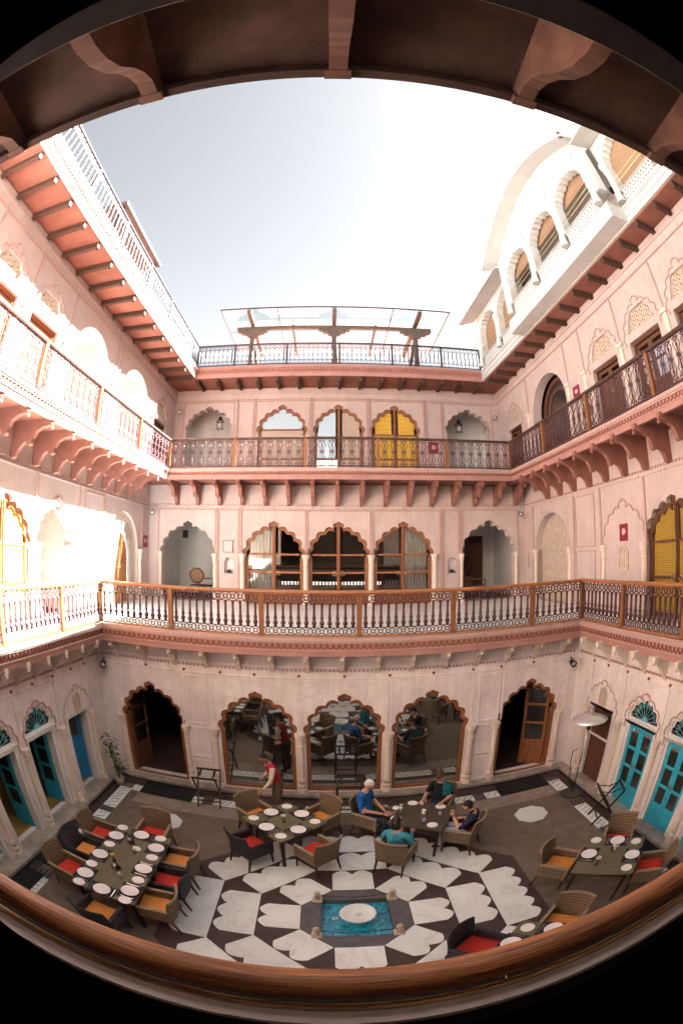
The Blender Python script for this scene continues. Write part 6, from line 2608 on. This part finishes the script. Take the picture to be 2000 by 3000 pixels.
# woman with the shawl
J = seated(.98, -.04, ((.16, -.34, .77), (-.20, -.36, .77)), .98)
p_ = person('woman with hair tied up, black top and teal shawl, looking down', (1.79, 7.66, 0), rad(-30), J, seg(1), [SKIN, C_BLACK, C_DENIM, C_BLACK, LIP, EYE],
            ((0, -.02, 1.215), (-.25, -1, -.45)), (HAIR_B, -.03, .04, 'bun'), [((.16, -.38, .77), (-.3, -1, -.1), -1), ((-.20, -.40, .77), (.3, -1, -.1), 1)])
m = MB()
N = 13
vs = []
for i, (rx, ry, zz, yo) in enumerate(((.09, .085, 1.07, .06), (.17, .11, 1.035, .075), (.232, .150, .96, .08), (.268, .172, .85, .08), (.275, .178, .72, .09))):
    for k in range(N):
        a = rad(-62) + rad(222) * k / (N - 1)
        # open at the front (local -y)
        vs.append((rx * math.sin(a) * (1.0 + .03 * math.sin(k * 2.3)), yo + ry * math.cos(a - PI * 0) * (1.0 + .04 * math.sin(k * 1.7)), zz - .05 * math.cos(a) - .02 * math.sin(k * 2.1)))
fs = [(i * N + k, i * N + k + 1, (i + 1) * N + k + 1, (i + 1) * N + k) for i in range(4) for k in range(N - 1)]
vs = [(x, y, z) for x, y, z in vs]
m.add(vs, fs)
obj('shawl', m, C_SHAWL, p_, smooth=True)
# boy in navy
J = seated(.90, .08, ((-.02, -.16, .80), (-.20, -.02, .66)), .86, elbow=((.20, .02, .66), (-.24, .16, .64)))
person('dark haired boy in navy T shirt and pale shorts, hand raised', (1.97, 6.56, -.01), rad(-120), J, seg(1), [SKIN, C_NAVY, C_GREY, C_BLACK, LIP, EYE],
       ((0, .06, 1.115), (.1, -1, -.15)), (HAIR_K, -.05, .03), [((-.02, -.17, .84), (-.1, -.2, 1), -1), ((-.20, -.06, .66), (.5, -1, 0), 1)])
# woman seen from behind in turquoise
J = seated(.97, -.02, ((.24, -.22, .70), (-.10, -.34, .74)), 1.05, sx=-.03)
person('dark haired woman in a loose turquoise shirt, seen from behind, leaning to one side', (.80, 6.13, 0), rad(150), J, seg(3), [SKIN_D, C_TEAL, C_DENIM, C_BLACK, LIP, EYE],
       ((.05, .02, 1.20), (.35, -1, -.25)), (HAIR_K, -.07, .03, 'long'), [((.24, -.26, .70), (-.3, -1, 0), -1), ((-.10, -.38, .74), (.3, -1, 0), 1)])
# waiter, bending forward beside the square table
J = {}
def a_(k, x, y, z, r): J[k] = ((x, y, z), r)
a_('pelvis', 0, .14, .90, (.135, .11)); a_('belly', 0, .11, 1.04, (.125, .10)); a_('chest', 0, .04, 1.22, (.155, .105)); a_('collar', 0, .0, 1.35, (.10, .07))
a_('neck', 0, -.05, 1.41, .05); a_('nape', 0, -.08, 1.46, .048)
a_('shoulderr', .165, .0, 1.33, .064); a_('midr', .215, -.04, 1.21, .056); a_('elbowr', .245, -.08, 1.08, .046); a_('wristr', .23, -.24, .90, .030)
a_('shoulderl', -.165, .02, 1.33, .066); a_('midl', -.25, .09, 1.22, .064); a_('elbowl', -.31, .15, 1.09, .056); a_('wristl', -.15, -.06, 1.02, .034)
for s, n in ((1, 'r'), (-1, 'l')):
    a_('hip' + n, s * .085, .16, .88, .095); a_('knee' + n, s * .09, .10, .49, .066); a_('ankle' + n, s * .09, .16, .10, .045); a_('toe' + n, s * .10, .02, .045, .038)
sg_ = [(a, b, i) for a, b, i in seg(3)]
sg_ = [(a, b, (4 if a.startswith(('shoulder', 'mid', 'elbow')) else i)) for a, b, i in sg_]
person('standing waiter in a crimson waistcoat and cream shirt bending towards the windows side', (-1.42, 8.12, 0), rad(-62), J, sg_, [SKIN_D, C_RED, C_KHAKI, C_BLACK, C_CREAM, LIP, EYE],
       ((0, -.12, 1.545), (.1, -1, -.5)), (HAIR_K, -.03, .045), [((.225, -.27, .87), (-.1, -.7, -.7), -1), ((-.13, -.09, 1.01), (.6, -.8, 0), 1)])
